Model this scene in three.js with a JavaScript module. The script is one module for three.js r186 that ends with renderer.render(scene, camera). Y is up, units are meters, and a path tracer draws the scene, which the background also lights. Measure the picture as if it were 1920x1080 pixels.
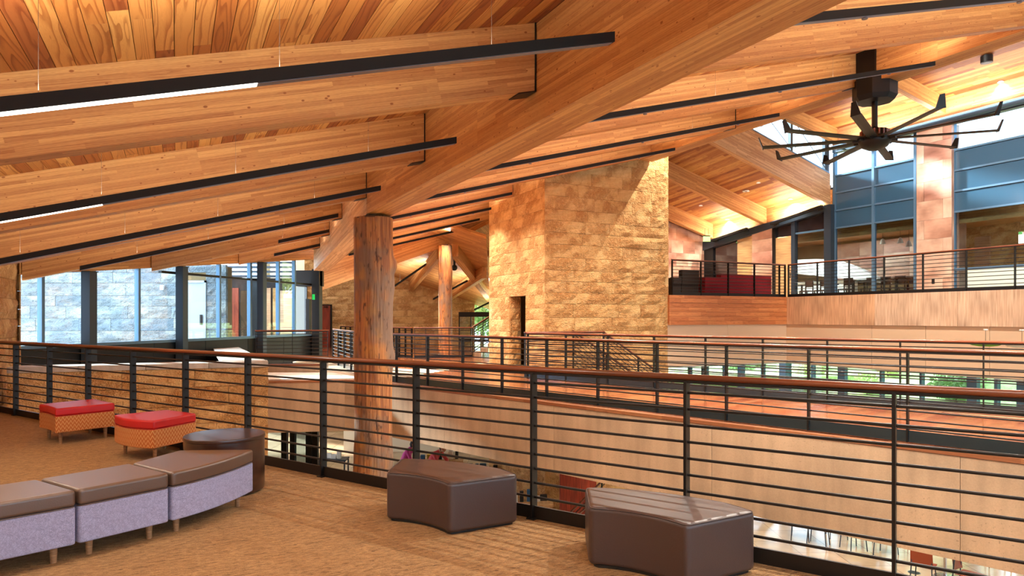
import * as THREE from 'three';
import { mergeGeometries } from 'three/addons/utils/BufferGeometryUtils.js';
import { RectAreaLightUniformsLib } from 'three/addons/lights/RectAreaLightUniformsLib.js';
import { MarchingCubes } from 'three/addons/objects/MarchingCubes.js';
import { RoundedBoxGeometry } from 'three/addons/geometries/RoundedBoxGeometry.js';
RectAreaLightUniformsLib.init();

// ---------------------------------------------------------------- camera, sky, sun, exposure
const F = 1280, HOR = 595, EYE = 1.5;                 // focal length and horizon row in pixels of the 1920 x 1080 frame
const scene = new THREE.Scene();
const camera = new THREE.PerspectiveCamera(2 * Math.atan(540 / F) * 180 / Math.PI, 1920 / 1080, 0.05, 300);
camera.position.set(0, EYE, 0);
camera.lookAt(0, EYE, -10);
camera.setViewOffset(1920, 1080, 0, 540 - HOR, 1920, 1080);
camera.updateProjectionMatrix();
scene.background = new THREE.Color().setRGB(0.86, 0.95, 1.06);
scene.backgroundIntensity = 3.6;
const renderer = new THREE.WebGLRenderer({ antialias: true });
renderer.toneMapping = THREE.LinearToneMapping;
renderer.toneMappingExposure = 2.05;
renderer.shadowMap.enabled = true;
const sun = new THREE.DirectionalLight(new THREE.Color(1, 0.93, 0.82), 13.0);
sun.position.set(-48, 24, -46); sun.target.position.set(-4, 0, -15);
sun.castShadow = true; sun.shadow.mapSize.set(2048, 2048);
Object.assign(sun.shadow.camera, { left: -40, right: 40, top: 40, bottom: -40, near: 1, far: 120 });
sun.shadow.radius = 9;
scene.add(sun, sun.target);
const LAMP = new THREE.Color(1.0, 0.94, 0.83);        // warm lamp colour
const UPLIGHT = 72, DOWNLIGHT = 32;

// ---------------------------------------------------------------- coordinates: u runs along the girders, v across them and up the roof
const CA = 0.4416, CB = 0.8972;
const V3 = (x, y, z) => new THREE.Vector3(x, y, z);
const D = (X, Y, d) => V3(X, Y, -d);                                     // metres right, up, ahead
const W = (u, v, Y) => V3(-CA * u + CB * v, Y, -(CB * u + CA * v));
const ray = (x) => (x - 960) / F;
const pxV = (x, v) => v * (CB - ray(x) * CA) / (CA + ray(x) * CB);       // u where the pixel column x meets the plane v
const pxU = (x, u) => u * (CA + ray(x) * CB) / (CB - ray(x) * CA);       // v where the pixel column x meets the plane u
const depth = (u, v) => CB * u + CA * v;
const yAt = (y, d) => EYE - (y - HOR) / F * d;
const G = (x, y, Y = 0) => { const d = (EYE - Y) * F / (y - HOR); return [ray(x) * d, d]; };
const toUV = (X, d) => [-CA * X + CB * d, CB * X + CA * d];
const lerp = (a, b, t) => a + (b - a) * t;
const clamp = (x, a = 0, b = 1) => Math.min(b, Math.max(a, x));
const smooth = (a, b, x) => { const t = clamp((x - a) / (b - a)); return t * t * (3 - 2 * t); };
let seed0 = 12345;
function rng(seed) { let s = seed >>> 0; return () => { s = (s + 0x6D2B79F5) >>> 0; let t = s; t = Math.imul(t ^ (t >>> 15), t | 1); t ^= t + Math.imul(t ^ (t >>> 7), t | 61); return ((t ^ (t >>> 14)) >>> 0) / 4294967296; }; }
const R = rng(seed0);

// ---------------------------------------------------------------- textures
function noiseMaker(seed) {
  const r = rng(seed), T = new Float32Array(65536); for (let i = 0; i < 65536; i++) T[i] = r();
  const at = (x, y) => T[((y & 255) << 8) | (x & 255)];
  const n = (x, y, px, py) => {
    const xi = Math.floor(x), yi = Math.floor(y), fx = x - xi, fy = y - yi, sx = fx * fx * (3 - 2 * fx), sy = fy * fy * (3 - 2 * fy);
    const m = (a, p) => ((a % p) + p) % p, x0 = m(xi, px), x1 = m(xi + 1, px), y0 = m(yi, py), y1 = m(yi + 1, py);
    return lerp(lerp(at(x0, y0), at(x1, y0), sx), lerp(at(x0, y1), at(x1, y1), sx), sy);
  };
  n.n = n;
  n.fbm = (x, y, px, py, o = 4) => { let s = 0, a = 0.5, t = 0; for (let i = 0; i < o; i++) { s += a * n(x, y, px, py); t += a; a *= 0.5; x *= 2; y *= 2; px *= 2; py *= 2; } return s / t; };
  return n;
}
function tex(w, h, fn, srgb = true) {
  const data = new Uint8Array(w * h * 4);
  for (let j = 0; j < h; j++) for (let i = 0; i < w; i++) {
    const c = fn(i / w, j / h), k = (j * w + i) * 4;
    if (typeof c === 'number') data[k] = data[k + 1] = data[k + 2] = clamp(c) * 255; else { data[k] = clamp(c[0]) * 255; data[k + 1] = clamp(c[1]) * 255; data[k + 2] = clamp(c[2]) * 255; }
    data[k + 3] = 255;
  }
  const t = new THREE.DataTexture(data, w, h); t.wrapS = t.wrapT = THREE.RepeatWrapping; t.magFilter = THREE.LinearFilter; t.minFilter = THREE.LinearMipmapLinearFilter; t.generateMipmaps = true;
  if (srgb) t.colorSpace = THREE.SRGBColorSpace; t.needsUpdate = true; return t;
}
const rep = (t, x, y) => { t.repeat.set(x, y); return t; };
const mix3 = (a, b, t) => [lerp(a[0], b[0], t), lerp(a[1], b[1], t), lerp(a[2], b[2], t)];
const N1 = noiseMaker(7), N2 = noiseMaker(19), N3 = noiseMaker(41);
// flat-sawn fir: u 2 m along the grain, v 0.5 m across
const texFir = rep(tex(1024, 512, (s, t) => {
  const w = N1.fbm(s * 2, t * 7, 2, 7, 2) * 1.5 + N2.n(s * 8, t * 20, 8, 20) * 0.07;
  const g = ((t * 9 + w * 2.6) % 1 + 1) % 1, late = smooth(0.45, 0.95, g) * (1 - smooth(0.95, 1, g));
  const fine = N3.n(s * 60, t * 256, 60, 256), tone = N2.fbm(s * 2, t * 4, 2, 4, 2);
  const k = clamp(late * 0.62 + (fine - 0.5) * 0.22 + (tone - 0.5) * 0.4);
  return mix3([1.0, 0.96, 0.88], [0.70, 0.54, 0.42], k);
}), 1 / 2, 1 / 0.5);
// glued laminations: u 4 m, v 0.722 m = 19 laminations
const lamR = rng(77), LAM = []; for (let i = 0; i < 19; i++) { const cuts = [0]; let s = lamR() * 0.3; while (s < 1) { cuts.push(s); s += 0.28 + lamR() * 0.5; } LAM.push(cuts.map((c, n) => [c, lamR(), lamR()])); }
const knots = []; for (let i = 0; i < 60; i++) knots.push([lamR(), (Math.floor(lamR() * 19) + 0.2 + lamR() * 0.6) / 19, 0.003 + lamR() * 0.006]);
const texGlulam = rep(tex(2048, 608, (s, t) => {
  const li = Math.min(18, Math.floor(t * 19)), f = t * 19 - li; let seg = LAM[li][0]; for (const c of LAM[li]) if (s >= c[0]) seg = c;
  const w = N1.fbm(s * 4 + seg[2] * 9, t * 19, 4, 19, 3);
  const g = (((f * 2.5 + w * 4 + seg[2] * 7) % 1) + 1) % 1, late = smooth(0.5, 0.95, g) * (1 - smooth(0.95, 1, g));
  let k = seg[1] * 0.55 + late * 0.26 + (N3.n(s * 160, t * 300, 160, 300) - 0.5) * 0.2 + (f < 0.05 ? 0.28 : 0);
  for (const q of knots) { const dx = (s - q[0]) * 4, dy = (t - q[1]) * 0.722, r2 = dx * dx * 0.35 + dy * dy; if (r2 < q[2] * q[2] * 2.2) k = Math.max(k, 0.95 * (1 - smooth(q[2] * q[2] * 0.4, q[2] * q[2] * 2.2, r2))); }
  return mix3([1.0, 0.96, 0.90], [0.68, 0.50, 0.38], clamp(k));
}), 1 / 4, 1 / 0.722);
// boards with joints for surfaces too far off to pick the boards apart: u 3 m, v 1.06 m = 8 boards
const bdR = rng(5), BD = []; for (let i = 0; i < 8; i++) BD.push([bdR(), bdR(), bdR()]);
const texBoards = rep(tex(1024, 512, (s, t) => {
  const b = Math.min(7, Math.floor(t * 8)), f = t * 8 - b, second = ((s + BD[b][0]) % 1) > 0.5, w = N1.fbm(s * 4, t * 16, 4, 16, 3) * 2;
  const g = (((f * 2 + w * 2 + BD[b][1] * 5) % 1) + 1) % 1, late = smooth(0.5, 0.95, g) * (1 - smooth(0.95, 1, g));
  const k = (second ? BD[b][1] : BD[b][2]) * 0.42 + late * 0.3 + (N3.n(s * 100, t * 256, 100, 256) - 0.5) * 0.16;
  const c = mix3([1.0, 0.95, 0.88], [0.68, 0.5, 0.4], clamp(k)); return f < 0.045 ? mix3(c, [0.22, 0.13, 0.09], 0.75) : c;
}), 1 / 3, 1 / 1.06);
// striped carpet: stripes along u; 1 m x 1 m
const texCarpet = rep(tex(1024, 1024, (s, t) => {
  const a = N1.fbm(s * 14, t * 128, 14, 128, 2), b = N2.n(s * 44, t * 230, 44, 230), f = N3.n(s * 250, t * 250, 250, 250);
  const dark = smooth(0.62, 0.86, a * 0.65 + b * 0.45);
  return mix3(mix3([0.66, 0.54, 0.39], [0.80, 0.68, 0.51], N2.n(s * 40, t * 90, 40, 90)), [0.36, 0.27, 0.18], clamp(dark * 0.6 + (f - 0.5) * 0.6));
}), 1, 1);
const texCarpetBump = rep(tex(512, 512, (s, t) => N3.n(s * 170, t * 170, 170, 170) * 0.6 + N1.n(s * 8, t * 90, 8, 90) * 0.4, false), 1, 1);
// split limestone
const texStone = rep(tex(1024, 1024, (s, t) => {
  const a = N1.fbm(s * 5, t * 5, 5, 5, 5), b = N2.fbm(s * 26, t * 26, 26, 26, 3), pit = smooth(0.62, 0.74, N3.n(s * 150, t * 150, 150, 150)) * smooth(0.45, 0.6, a);
  let c = mix3([0.95, 0.86, 0.70], [0.84, 0.70, 0.52], smooth(0.3, 0.75, a)); c = mix3(c, [1.0, 0.94, 0.82], smooth(0.5, 0.8, b) * 0.5);
  return mix3(c, [0.50, 0.37, 0.24], pit * 0.4);
}), 1 / 1.5, 1 / 1.5);
const texStoneGrey = rep(tex(1024, 512, (s, t) => {
  const a = N1.fbm(s * 5, t * 4, 5, 4, 5), b = N2.fbm(s * 26, t * 20, 26, 20, 3), w = N3.fbm(s * 3, t * 2, 3, 2, 3);
  let c = mix3([0.93, 0.93, 0.90], [0.70, 0.73, 0.76], smooth(0.3, 0.72, a)); c = mix3(c, [0.92, 0.80, 0.74], smooth(0.55, 0.75, w) * 0.55); return mix3(c, [0.52, 0.55, 0.58], smooth(0.55, 0.8, b) * 0.5);
}), 1 / 3, 1 / 1.5);
const texStoneBump = rep(tex(1024, 1024, (s, t) => {
  const a = N2.fbm(s * 22, t * 28, 22, 28, 4), r = Math.abs(N1.fbm(s * 30, t * 42, 30, 42, 3) - 0.5) * 2.4; return clamp(a * 0.6 + r * 0.55);
}, false), 1 / 1.5, 1 / 1.5);
const texConcrete = rep(tex(1024, 1024, (s, t) => {
  const a = N1.fbm(s * 4, t * 3, 4, 3, 5), b = N2.fbm(s * 40, t * 4, 40, 4, 3), p = smooth(0.90, 0.95, N3.n(s * 220, t * 220, 220, 220)) * smooth(0.56, 0.66, a), f = N3.n(s * 400, t * 400, 200, 200);
  const k = 0.90 + (a - 0.5) * 0.26 + (b - 0.5) * 0.12 + (f - 0.5) * 0.05; return [k - p * 0.16, k * 0.985 - p * 0.16, k * 0.96 - p * 0.16];
}), 1 / 4, 1 / 4);
const texTile = rep(tex(512, 512, (s, t) => {
  const a = N1.fbm(s * 6, t * 6, 6, 6, 4), cx = Math.floor(s * 3), cy = Math.floor(t * 3), f = Math.min(s * 3 - cx, t * 3 - cy), k = 0.88 + (a - 0.5) * 0.2 + (((cx * 7 + cy * 5) % 3) - 1) * 0.03;
  return f < 0.012 ? [0.6, 0.55, 0.5] : [k, k * 0.97, k * 0.92];
}), 1 / 2.7, 1 / 2.7);
const texLog = rep(tex(1024, 1024, (s, t) => {          // s around, t up (3.2 m)
  const a = N1.fbm(s * 8, t * 6, 8, 6, 5), st = N2.fbm(s * 60, t * 5, 60, 5, 3), sp = smooth(0.6, 0.85, N3.fbm(s * 46, t * 22, 46, 22, 3)) * smooth(0.42, 0.62, a);
  let c = mix3([0.80, 0.56, 0.34], [0.62, 0.40, 0.26], smooth(0.3, 0.7, st)); c = mix3(c, [0.55, 0.47, 0.42], smooth(0.42, 0.66, N2.fbm(s * 5, t * 5, 5, 5, 4)) * 0.85);
  c = mix3(c, [0.86, 0.62, 0.30], smooth(0.55, 0.8, N3.fbm(s * 9, t * 7, 9, 7, 3)) * 0.6);
  return mix3(c, [0.27, 0.18, 0.14], sp * 0.75);
}), 1, 1 / 3.2);
const texLogBump = rep(tex(512, 512, (s, t) => N2.fbm(s * 70, t * 8, 70, 8, 3) * 0.7 + N1.fbm(s * 10, t * 14, 10, 14, 3) * 0.5, false), 1, 1 / 3.2);
const texCopper = rep(tex(512, 512, (s, t) => { const a = N1.fbm(s * 3, t * 3, 3, 3, 4), b = N2.fbm(s * 8, t * 30, 8, 30, 3), k = 0.86 + (a - 0.5) * 0.34 + (b - 0.5) * 0.08; return [k, k * (0.97 + (a - 0.5) * 0.15), k * (0.95 + (a - 0.5) * 0.2)]; }), 1 / 1.7, 1 / 1.7);
const texCopperBump = rep(tex(256, 256, (s, t) => N1.fbm(s * 3, t * 3, 3, 3, 3), false), 1 / 1.3, 1 / 1.3);
const texPly = rep(tex(1024, 512, (s, t) => { const a = N1.fbm(s * 90, t * 3, 90, 3, 4), b = N2.fbm(s * 5, t * 2, 5, 2, 3), k = 0.9 + (a - 0.5) * 0.24 + (b - 0.5) * 0.2; return [k, k * (0.98 + (a - 0.5) * 0.1), k * (0.96 + (a - 0.5) * 0.16)]; }), 1 / 2.4, 1 / 1.2);
const texZig = rep(tex(256, 256, (s, t) => {               // orange zigzag weave: 8 cm repeat
  const z = Math.abs(((s * 4) % 1) - 0.5) * 2, g = ((t * 4 + z * 0.9) % 1 + 1) % 1, l = smooth(0.30, 0.42, g) - smooth(0.62, 0.74, g), f = N3.n(s * 90, t * 90, 90, 90);
  return mix3([0.82, 0.50, 0.27], [0.96, 0.82, 0.60], clamp(l * 0.9 + (f - 0.5) * 0.3));
}), 1 / 0.17, 1 / 0.2);
const texWeave = rep(tex(256, 256, (s, t) => { const f = N3.n(s * 128, t * 128, 128, 128), g = N1.fbm(s * 20, t * 20, 20, 20, 2); const k = 0.86 + (f - 0.5) * 0.3 + (g - 0.5) * 0.12; return [k, k, k]; }), 1 / 0.25, 1 / 0.25);
const texLeather = rep(tex(256, 256, (s, t) => N2.fbm(s * 50, t * 50, 50, 50, 3), false), 1 / 0.2, 1 / 0.2);
const texWalnut = rep(tex(512, 512, (s, t) => { const a = N1.fbm(s * 3, t * 40, 3, 40, 4), k = 0.85 + (a - 0.5) * 0.5; return [k, k * 0.96, k * 0.92]; }), 1 / 1.2, 1 / 1.2);
const texGrass = rep(tex(512, 512, (s, t) => { const a = N1.fbm(s * 10, t * 10, 10, 10, 4), b = N3.n(s * 160, t * 160, 160, 160); return mix3([0.55, 0.66, 0.36], [0.86, 0.90, 0.66], clamp(a * 0.8 + (b - 0.5) * 0.5)); }), 1 / 6, 1 / 6);

// ---------------------------------------------------------------- materials
const M = {};
const std = (name, o) => (M[name] = new THREE.MeshStandardMaterial({ name, ...o }));
const phys = (name, o) => (M[name] = new THREE.MeshPhysicalMaterial({ name, ...o }));
const WOODS = ['#cc9558', '#bd8146', '#d8a868', '#aa6a36', '#c48d52', '#9c5c32'];
WOODS.forEach((c, i) => std('deck' + i, { map: texFir, color: c, roughness: 0.55 }));
const FLOORS = ['#94593a', '#86492b', '#a06845', '#94603c'];
FLOORS.forEach((c, i) => phys('board' + i, { map: texFir, color: c, roughness: 0.26, clearcoat: 0.5, clearcoatRoughness: 0.12 }));
std('glulam', { map: texGlulam, color: '#e4b679', roughness: 0.55 });
std('glulamPale', { map: texGlulam, color: '#ecc79a', roughness: 0.55 });
std('boards', { map: texBoards, color: '#e2b070', roughness: 0.55 });
std('slab', { color: '#3a2a20', roughness: 0.9 });
std('carpet', { map: texCarpet, color: '#ddcfba', bumpMap: texCarpetBump, bumpScale: 0.006, roughness: 1 });
['#efd5ae', '#ebcfa6', '#f2dab6', '#edd2aa', '#e7c9a0'].forEach((c, i) => std('stone' + i, { map: texStone, color: c, bumpMap: texStoneBump, bumpScale: 0.035, roughness: 0.95 }));
['#bfc4c4', '#b4bbbf', '#c8cac6', '#c2bdb8', '#b6b9b8'].forEach((c, i) => std('stoneGrey' + i, { map: texStoneGrey, color: c, bumpMap: texStoneBump, bumpScale: 0.04, roughness: 0.95 }));
std('mortar', { color: '#8d7350', roughness: 1 });
std('capstone', { map: texConcrete, color: '#efe6d8', roughness: 0.8 });
std('concrete', { map: texConcrete, color: '#d4b899', roughness: 0.75 });
phys('tile', { map: texTile, color: '#d8c3a8', roughness: 0.25, clearcoat: 0.3, clearcoatRoughness: 0.1 });
std('steel', { color: '#1b1715', roughness: 0.42, metalness: 0.3 });
std('curbSteel', { color: '#4a5a66', roughness: 0.2, metalness: 0.8 });
std('steelBlue', { color: '#33404d', roughness: 0.4, metalness: 0.35 });
std('frameBlue', { color: '#5b7c98', roughness: 0.35, metalness: 0.3 });
std('darkPanel', { color: '#191c1f', roughness: 0.45, metalness: 0.3 });
std('black', { color: '#120e0c', roughness: 0.5 });
phys('handrail', { map: texWalnut, color: '#8f4c2b', roughness: 0.34, clearcoat: 0.5, clearcoatRoughness: 0.15 });
std('fixture', { color: '#0b0807', roughness: 0.75 });
std('lensOff', { color: '#77707a', roughness: 0.4 });
std('lensOn', { color: '#ffffff', emissive: new THREE.Color(1, 0.93, 0.8), emissiveIntensity: 4.5 });
std('lensSoft', { color: '#ffffff', emissive: new THREE.Color(1, 0.93, 0.8), emissiveIntensity: 0.8 });
std('cable', { color: '#54493f', roughness: 0.5 });
phys('leatherBrown', { color: '#46342f', roughness: 0.42, clearcoat: 0.3, clearcoatRoughness: 0.4, bumpMap: texLeather, bumpScale: 0.0006, sheen: 0.2 });
phys('leatherTan', { color: '#5b4436', roughness: 0.36, clearcoat: 0.9, clearcoatRoughness: 0.38, bumpMap: texLeather, bumpScale: 0.0006 });
phys('vinylRed', { color: '#c01a1c', roughness: 0.42, bumpMap: texLeather, bumpScale: 0.0004 });
std('zig', { map: texZig, color: '#e2cdb4', roughness: 0.95 });
std('lavender', { map: texWeave, color: '#b4b2d2', roughness: 1 });
std('legWood', { map: texWalnut, color: '#b58d67', roughness: 0.5 });
phys('walnut', { map: texWalnut, color: '#4a2c20', roughness: 0.28, clearcoat: 0.4, clearcoatRoughness: 0.2 });
std('log', { map: texLog, color: '#e0d5c8', bumpMap: texLogBump, bumpScale: 0.03, roughness: 0.8 });
std('logPale', { map: texLog, color: '#ffe9d2', bumpMap: texLogBump, bumpScale: 0.02, roughness: 0.8 });
std('logHeart', { color: '#5b3522', roughness: 0.9 });
['#e8bda4', '#e2b198', '#efcab2', '#dea994'].forEach((c, i) => std('copper' + i, { map: texCopper, color: c, metalness: 0.18, roughness: 0.4, bumpMap: texCopperBump, bumpScale: 0.01 }));
std('fascia', { map: texBoards, color: '#dc9560', roughness: 0.5 });
std('nosing', { map: texBoards, color: '#a8744e', roughness: 0.6 });
std('ply', { map: texPly, color: '#e4b48c', roughness: 0.5 });
std('plyPale', { map: texPly, color: '#e6c4a6', roughness: 0.5 });
std('tanPanel', { color: '#d8b897', roughness: 0.6 });
std('oak', { map: texPly, color: '#d8b07c', roughness: 0.5 });
phys('glass', { color: '#e0edf4', transmission: 1, roughness: 0, thickness: 0, ior: 1.45 });
phys('glassTint', { color: '#c5d6df', transmission: 1, roughness: 0, thickness: 0, ior: 1.5 });
phys('spandrel', { color: '#34566f', roughness: 0.2, clearcoat: 0.6, clearcoatRoughness: 0.05 });
phys('darkGlass', { color: '#1c1a1d', roughness: 0.06, clearcoat: 1, clearcoatRoughness: 0.02 });
std('frosted', { color: '#cfdccf', roughness: 0.5 });
std('white', { color: '#efece6', roughness: 0.6 });
std('greyDoor', { color: '#b9bdc0', roughness: 0.5 });
std('redDoor', { map: texWalnut, color: '#a8452c', roughness: 0.5 });
std('sofaRed', { map: texWeave, color: '#a01824', roughness: 0.9 });
std('armchair', { map: texWeave, color: '#3a2b20', roughness: 0.9 });
std('chairShell', { color: '#8a3a1c', roughness: 0.4 });
std('chrome', { color: '#c9c9cc', roughness: 0.2, metalness: 0.9 });
std('plaster', { color: '#d9c8ae', roughness: 0.9 });
std('grass', { map: texGrass, color: '#ffffff', roughness: 1 });
phys('leafA', { transmission: 0.35, thickness: 0, color: '#b4c878', roughness: 0.8, side: THREE.DoubleSide }); phys('leafB', { transmission: 0.35, thickness: 0, color: '#cfd18c', roughness: 0.8, side: THREE.DoubleSide }); phys('leafC', { transmission: 0.35, thickness: 0, color: '#97b478', roughness: 0.8, side: THREE.DoubleSide });
std('bark', { color: '#5b4634', roughness: 1 });
std('green', { color: '#7fb32a', roughness: 0.4 });
std('paving', { color: '#b9b3a6', roughness: 0.9 });

// ---------------------------------------------------------------- builders
const taken = new Set();
function numbered(n) { let m = n, i = 0; while (taken.has(m)) m = n + '_' + String(++i).padStart(3, '0'); taken.add(m); return m; }
function mesh(name, geo, mat, parent) { const m = new THREE.Mesh(geo, mat); m.name = name; m.castShadow = m.receiveShadow = true; parent.add(m); return m; }
function thing(name, label, category, group, kind) {
  const o = new THREE.Group(); o.name = numbered(name); o.userData = { label, category };
  if (group) o.userData.group = group; if (kind) o.userData.kind = kind; scene.add(o); return o;
}
const struct = (name, label, category = 'building') => thing(name, label, category, null, 'structure');
function settle(o) {                                   // moves a finished thing's origin to the middle of its base
  o.updateMatrixWorld(true); const b = new THREE.Box3().setFromObject(o), c = V3((b.min.x + b.max.x) / 2, b.min.y, (b.min.z + b.max.z) / 2);
  o.position.add(c); for (const k of o.children) k.position.sub(c); return o;
}
function copyOf(o, dx, dy, dz, turn = 0) { const c = o.clone(); c.name = numbered(o.name.replace(/_\d{3}$/, '')); c.position.add(V3(dx, dy, dz)); c.rotation.y += turn; scene.add(c); return c; }
const merge = (list) => mergeGeometries(list.map((g) => { const n = g.index ? g.toNonIndexed() : g; for (const k of Object.keys(n.attributes)) if (!['position', 'normal', 'uv'].includes(k)) n.deleteAttribute(k); return n; }));
// a convex box from four bottom and four top corners, with uv in metres (u along the longer edge of each face)
function hexa(c, off = [0, 0], flip = false) {
  const P = [], U = [], Nn = [], mid = c.reduce((a, p) => a.add(p), V3(0, 0, 0)).divideScalar(8);
  for (const q of [[0, 1, 2, 3], [4, 5, 6, 7], [0, 1, 5, 4], [1, 2, 6, 5], [2, 3, 7, 6], [3, 0, 4, 7]]) {
    let p = q.map((i) => c[i]);
    const n = V3(0, 0, 0).crossVectors(p[2].clone().sub(p[0]), p[3].clone().sub(p[1])).normalize(), fc = p[0].clone().add(p[1]).add(p[2]).add(p[3]).multiplyScalar(0.25);
    if (n.dot(fc.clone().sub(mid)) < 0) { p = [p[3], p[2], p[1], p[0]]; n.negate(); }
    let e1 = p[1].clone().sub(p[0]), e2 = p[3].clone().sub(p[0]); if ((e2.length() > e1.length()) !== flip) [e1, e2] = [e2, e1];
    const a = e1.normalize(), b = V3(0, 0, 0).crossVectors(n, a); const uv = p.map((k) => { const w = k.clone().sub(c[0]); return [w.dot(a) + off[0], w.dot(b) + off[1]]; });
    for (const i of [0, 1, 2, 0, 2, 3]) { P.push(p[i].x, p[i].y, p[i].z); Nn.push(n.x, n.y, n.z); U.push(uv[i][0], uv[i][1]); }
  }
  const g = new THREE.BufferGeometry(); g.setAttribute('position', new THREE.Float32BufferAttribute(P, 3)); g.setAttribute('normal', new THREE.Float32BufferAttribute(Nn, 3)); g.setAttribute('uv', new THREE.Float32BufferAttribute(U, 2)); return g;
}
// a beam whose bottom centre line runs from a to b, with plumb sides, ends and height
function beamGeo(a, b, w, h, off, hb = h) {
  const n = V3(-(b.z - a.z), 0, b.x - a.x).normalize().multiplyScalar(w / 2), p = (q, s, t) => q.clone().addScaledVector(n, s).add(V3(0, t * (q === b ? hb : h), 0));
  return hexa([p(a, 1, 0), p(b, 1, 0), p(b, -1, 0), p(a, -1, 0), p(a, 1, 1), p(b, 1, 1), p(b, -1, 1), p(a, -1, 1)], off);
}
// a box in the u v frame
const uvBox = (u0, u1, v0, v1, y0, y1, off) => hexa([W(u0, v0, y0), W(u1, v0, y0), W(u1, v1, y0), W(u0, v1, y0), W(u0, v0, y1), W(u1, v0, y1), W(u1, v1, y1), W(u0, v1, y1)], off);
// a box over four plan points [X, d]
const plan = (q, y0, y1, off) => hexa([...q.map(([x, d]) => D(x, y0, d)), ...q.map(([x, d]) => D(x, y1, d))], off);
const xdBox = (x0, x1, d0, d1, y0, y1, off) => plan([[x0, d0], [x1, d0], [x1, d1], [x0, d1]], y0, y1, off);
function slabGeo(pts, y0, y1, dir = [1, 0]) {            // a slab over any plan polygon, uv in metres with u along dir
  const s = new THREE.Shape(pts.map(([x, d]) => new THREE.Vector2(x, d))), g = new THREE.ExtrudeGeometry(s, { depth: y1 - y0, bevelEnabled: false });
  g.rotateX(-Math.PI / 2); g.translate(0, y0, 0); const p = g.attributes.position, n = g.attributes.normal, uv = g.attributes.uv;
  for (let i = 0; i < p.count; i++) { const X = p.getX(i), d = -p.getZ(i); if (Math.abs(n.getY(i)) > 0.5) uv.setXY(i, X * dir[0] + d * dir[1], -X * dir[1] + d * dir[0]); else uv.setXY(i, X * 0.75 + d * 0.75, p.getY(i)); }
  return g;
}
const CYL = new THREE.CylinderGeometry(1, 1, 1, 10), UP = V3(0, 1, 0);
function rod(name, a, b, r, mat, parent) { const m = mesh(name, CYL, mat, parent), l = a.distanceTo(b); m.position.copy(a).add(b).multiplyScalar(0.5); m.scale.set(r, l, r); m.quaternion.setFromUnitVectors(UP, b.clone().sub(a).normalize()); return m; }
const rodGeo = (a, b, r, n = 8) => { const g = new THREE.CylinderGeometry(r, r, a.distanceTo(b), n); g.applyQuaternion(new THREE.Quaternion().setFromUnitVectors(UP, b.clone().sub(a).normalize())); const c = a.clone().add(b).multiplyScalar(0.5); g.translate(c.x, c.y, c.z); return g; };
function areaLight(parent, at, look, w, h, intensity, color = LAMP) { const l = new THREE.RectAreaLight(color, intensity, w, h); l.position.copy(at); parent.add(l); l.lookAt(look); return l; }

// ---------------------------------------------------------------- roof planes
const roofY = (u, v) => 4.49 + (v < 3.28 ? 0.273 : 0.264) * (v - 3.28) - 0.065 * Math.max(0, u - 16.5);
const joistBase = (u, v) => 3.80 + (v < 3.28 ? 0.260 : 0.264) * (v - 3.28) - 0.065 * Math.max(0, u - 16.5);
const eaveV = (u) => u < 16.0 ? -3.5 : -3.5 + 0.867 * (u - 16.0);        // the roof's lower edge, past the stone wall along the glass
const uEnd = (v) => Math.min(26.5, 16.0 + Math.max(0, v + 3.5) / 0.867);
function deck(name, label, v0, v1, singles, seed) {
  const o = struct(name, label, 'ceiling'), r = rng(seed), rest = {}; const PW = 0.133;
  for (let v = v0, row = 0; v < v1 - 0.02; v += PW, row++) {
    const vb = Math.min(v + PW - 0.005, v1); let u = -5.5 - r() * 3; const end = uEnd(v);
    while (u < end - 0.1) {
      let n = u + 2.6 + r() * 2.4; if (u < 16.5 && n > 16.5) n = 16.5; if (n > end) n = end;
      if (n > -5.5) {
        const a = Math.max(u, -5.5), b = n - 0.004, y = roofY, dy = (r() - 0.5) * 0.003, off = [r() * 2, r() * 0.5];
        const g = hexa([W(a, v, y(a, v) + dy), W(b, v, y(b, v) + dy), W(b, vb, y(b, vb) + dy), W(a, vb, y(a, vb) + dy), W(a, v, y(a, v) + 0.06), W(b, v, y(b, v) + 0.06), W(b, vb, y(b, vb) + 0.06), W(a, vb, y(a, vb) + 0.06)], off);
        const k = Math.floor(r() * 6);
        if (singles(a, b, v)) mesh('plank', g, M['deck' + k], o); else (rest[k] ??= []).push(g);
      }
      u = n;
    }
  }
  for (const k in rest) { const s = mesh('planking', merge(rest[k]), M['deck' + k], o); s.userData.kind = 'stuff'; s.userData.label = 'smaller fir roof planks seen between the joists'; }
  const q = []; for (const [a, b] of [[-5.6, 16.5], [16.5, 26.6]]) { const va = (u) => Math.max(v0, Math.min(eaveV(u), v1 - 0.1)); q.push(hexa([W(a, va(a), roofY(a, va(a)) + 0.075), W(b, va(b), roofY(b, va(b)) + 0.075), W(b, v1, roofY(b, v1) + 0.075), W(a, v1, roofY(a, v1) + 0.075), W(a, va(a), roofY(a, va(a)) + 0.3), W(b, va(b), roofY(b, va(b)) + 0.3), W(b, v1, roofY(b, v1) + 0.3), W(a, v1, roofY(a, v1) + 0.3)])); }
  mesh('roof_panel', merge(q), M.slab, o); return o;
}
deck('ceiling', 'sloping plank ceiling of orange fir over the carpeted lounge', -3.6, 3.52, (a, b, v) => b > 2.6 && a < 12, 3);
deck('ceiling', 'sloping plank ceiling of orange fir between main girder and ridge girder', 3.52, 13.2, (a, b, v) => b > 3.5 && a < 10.5 && v > 3.7, 4);

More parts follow.
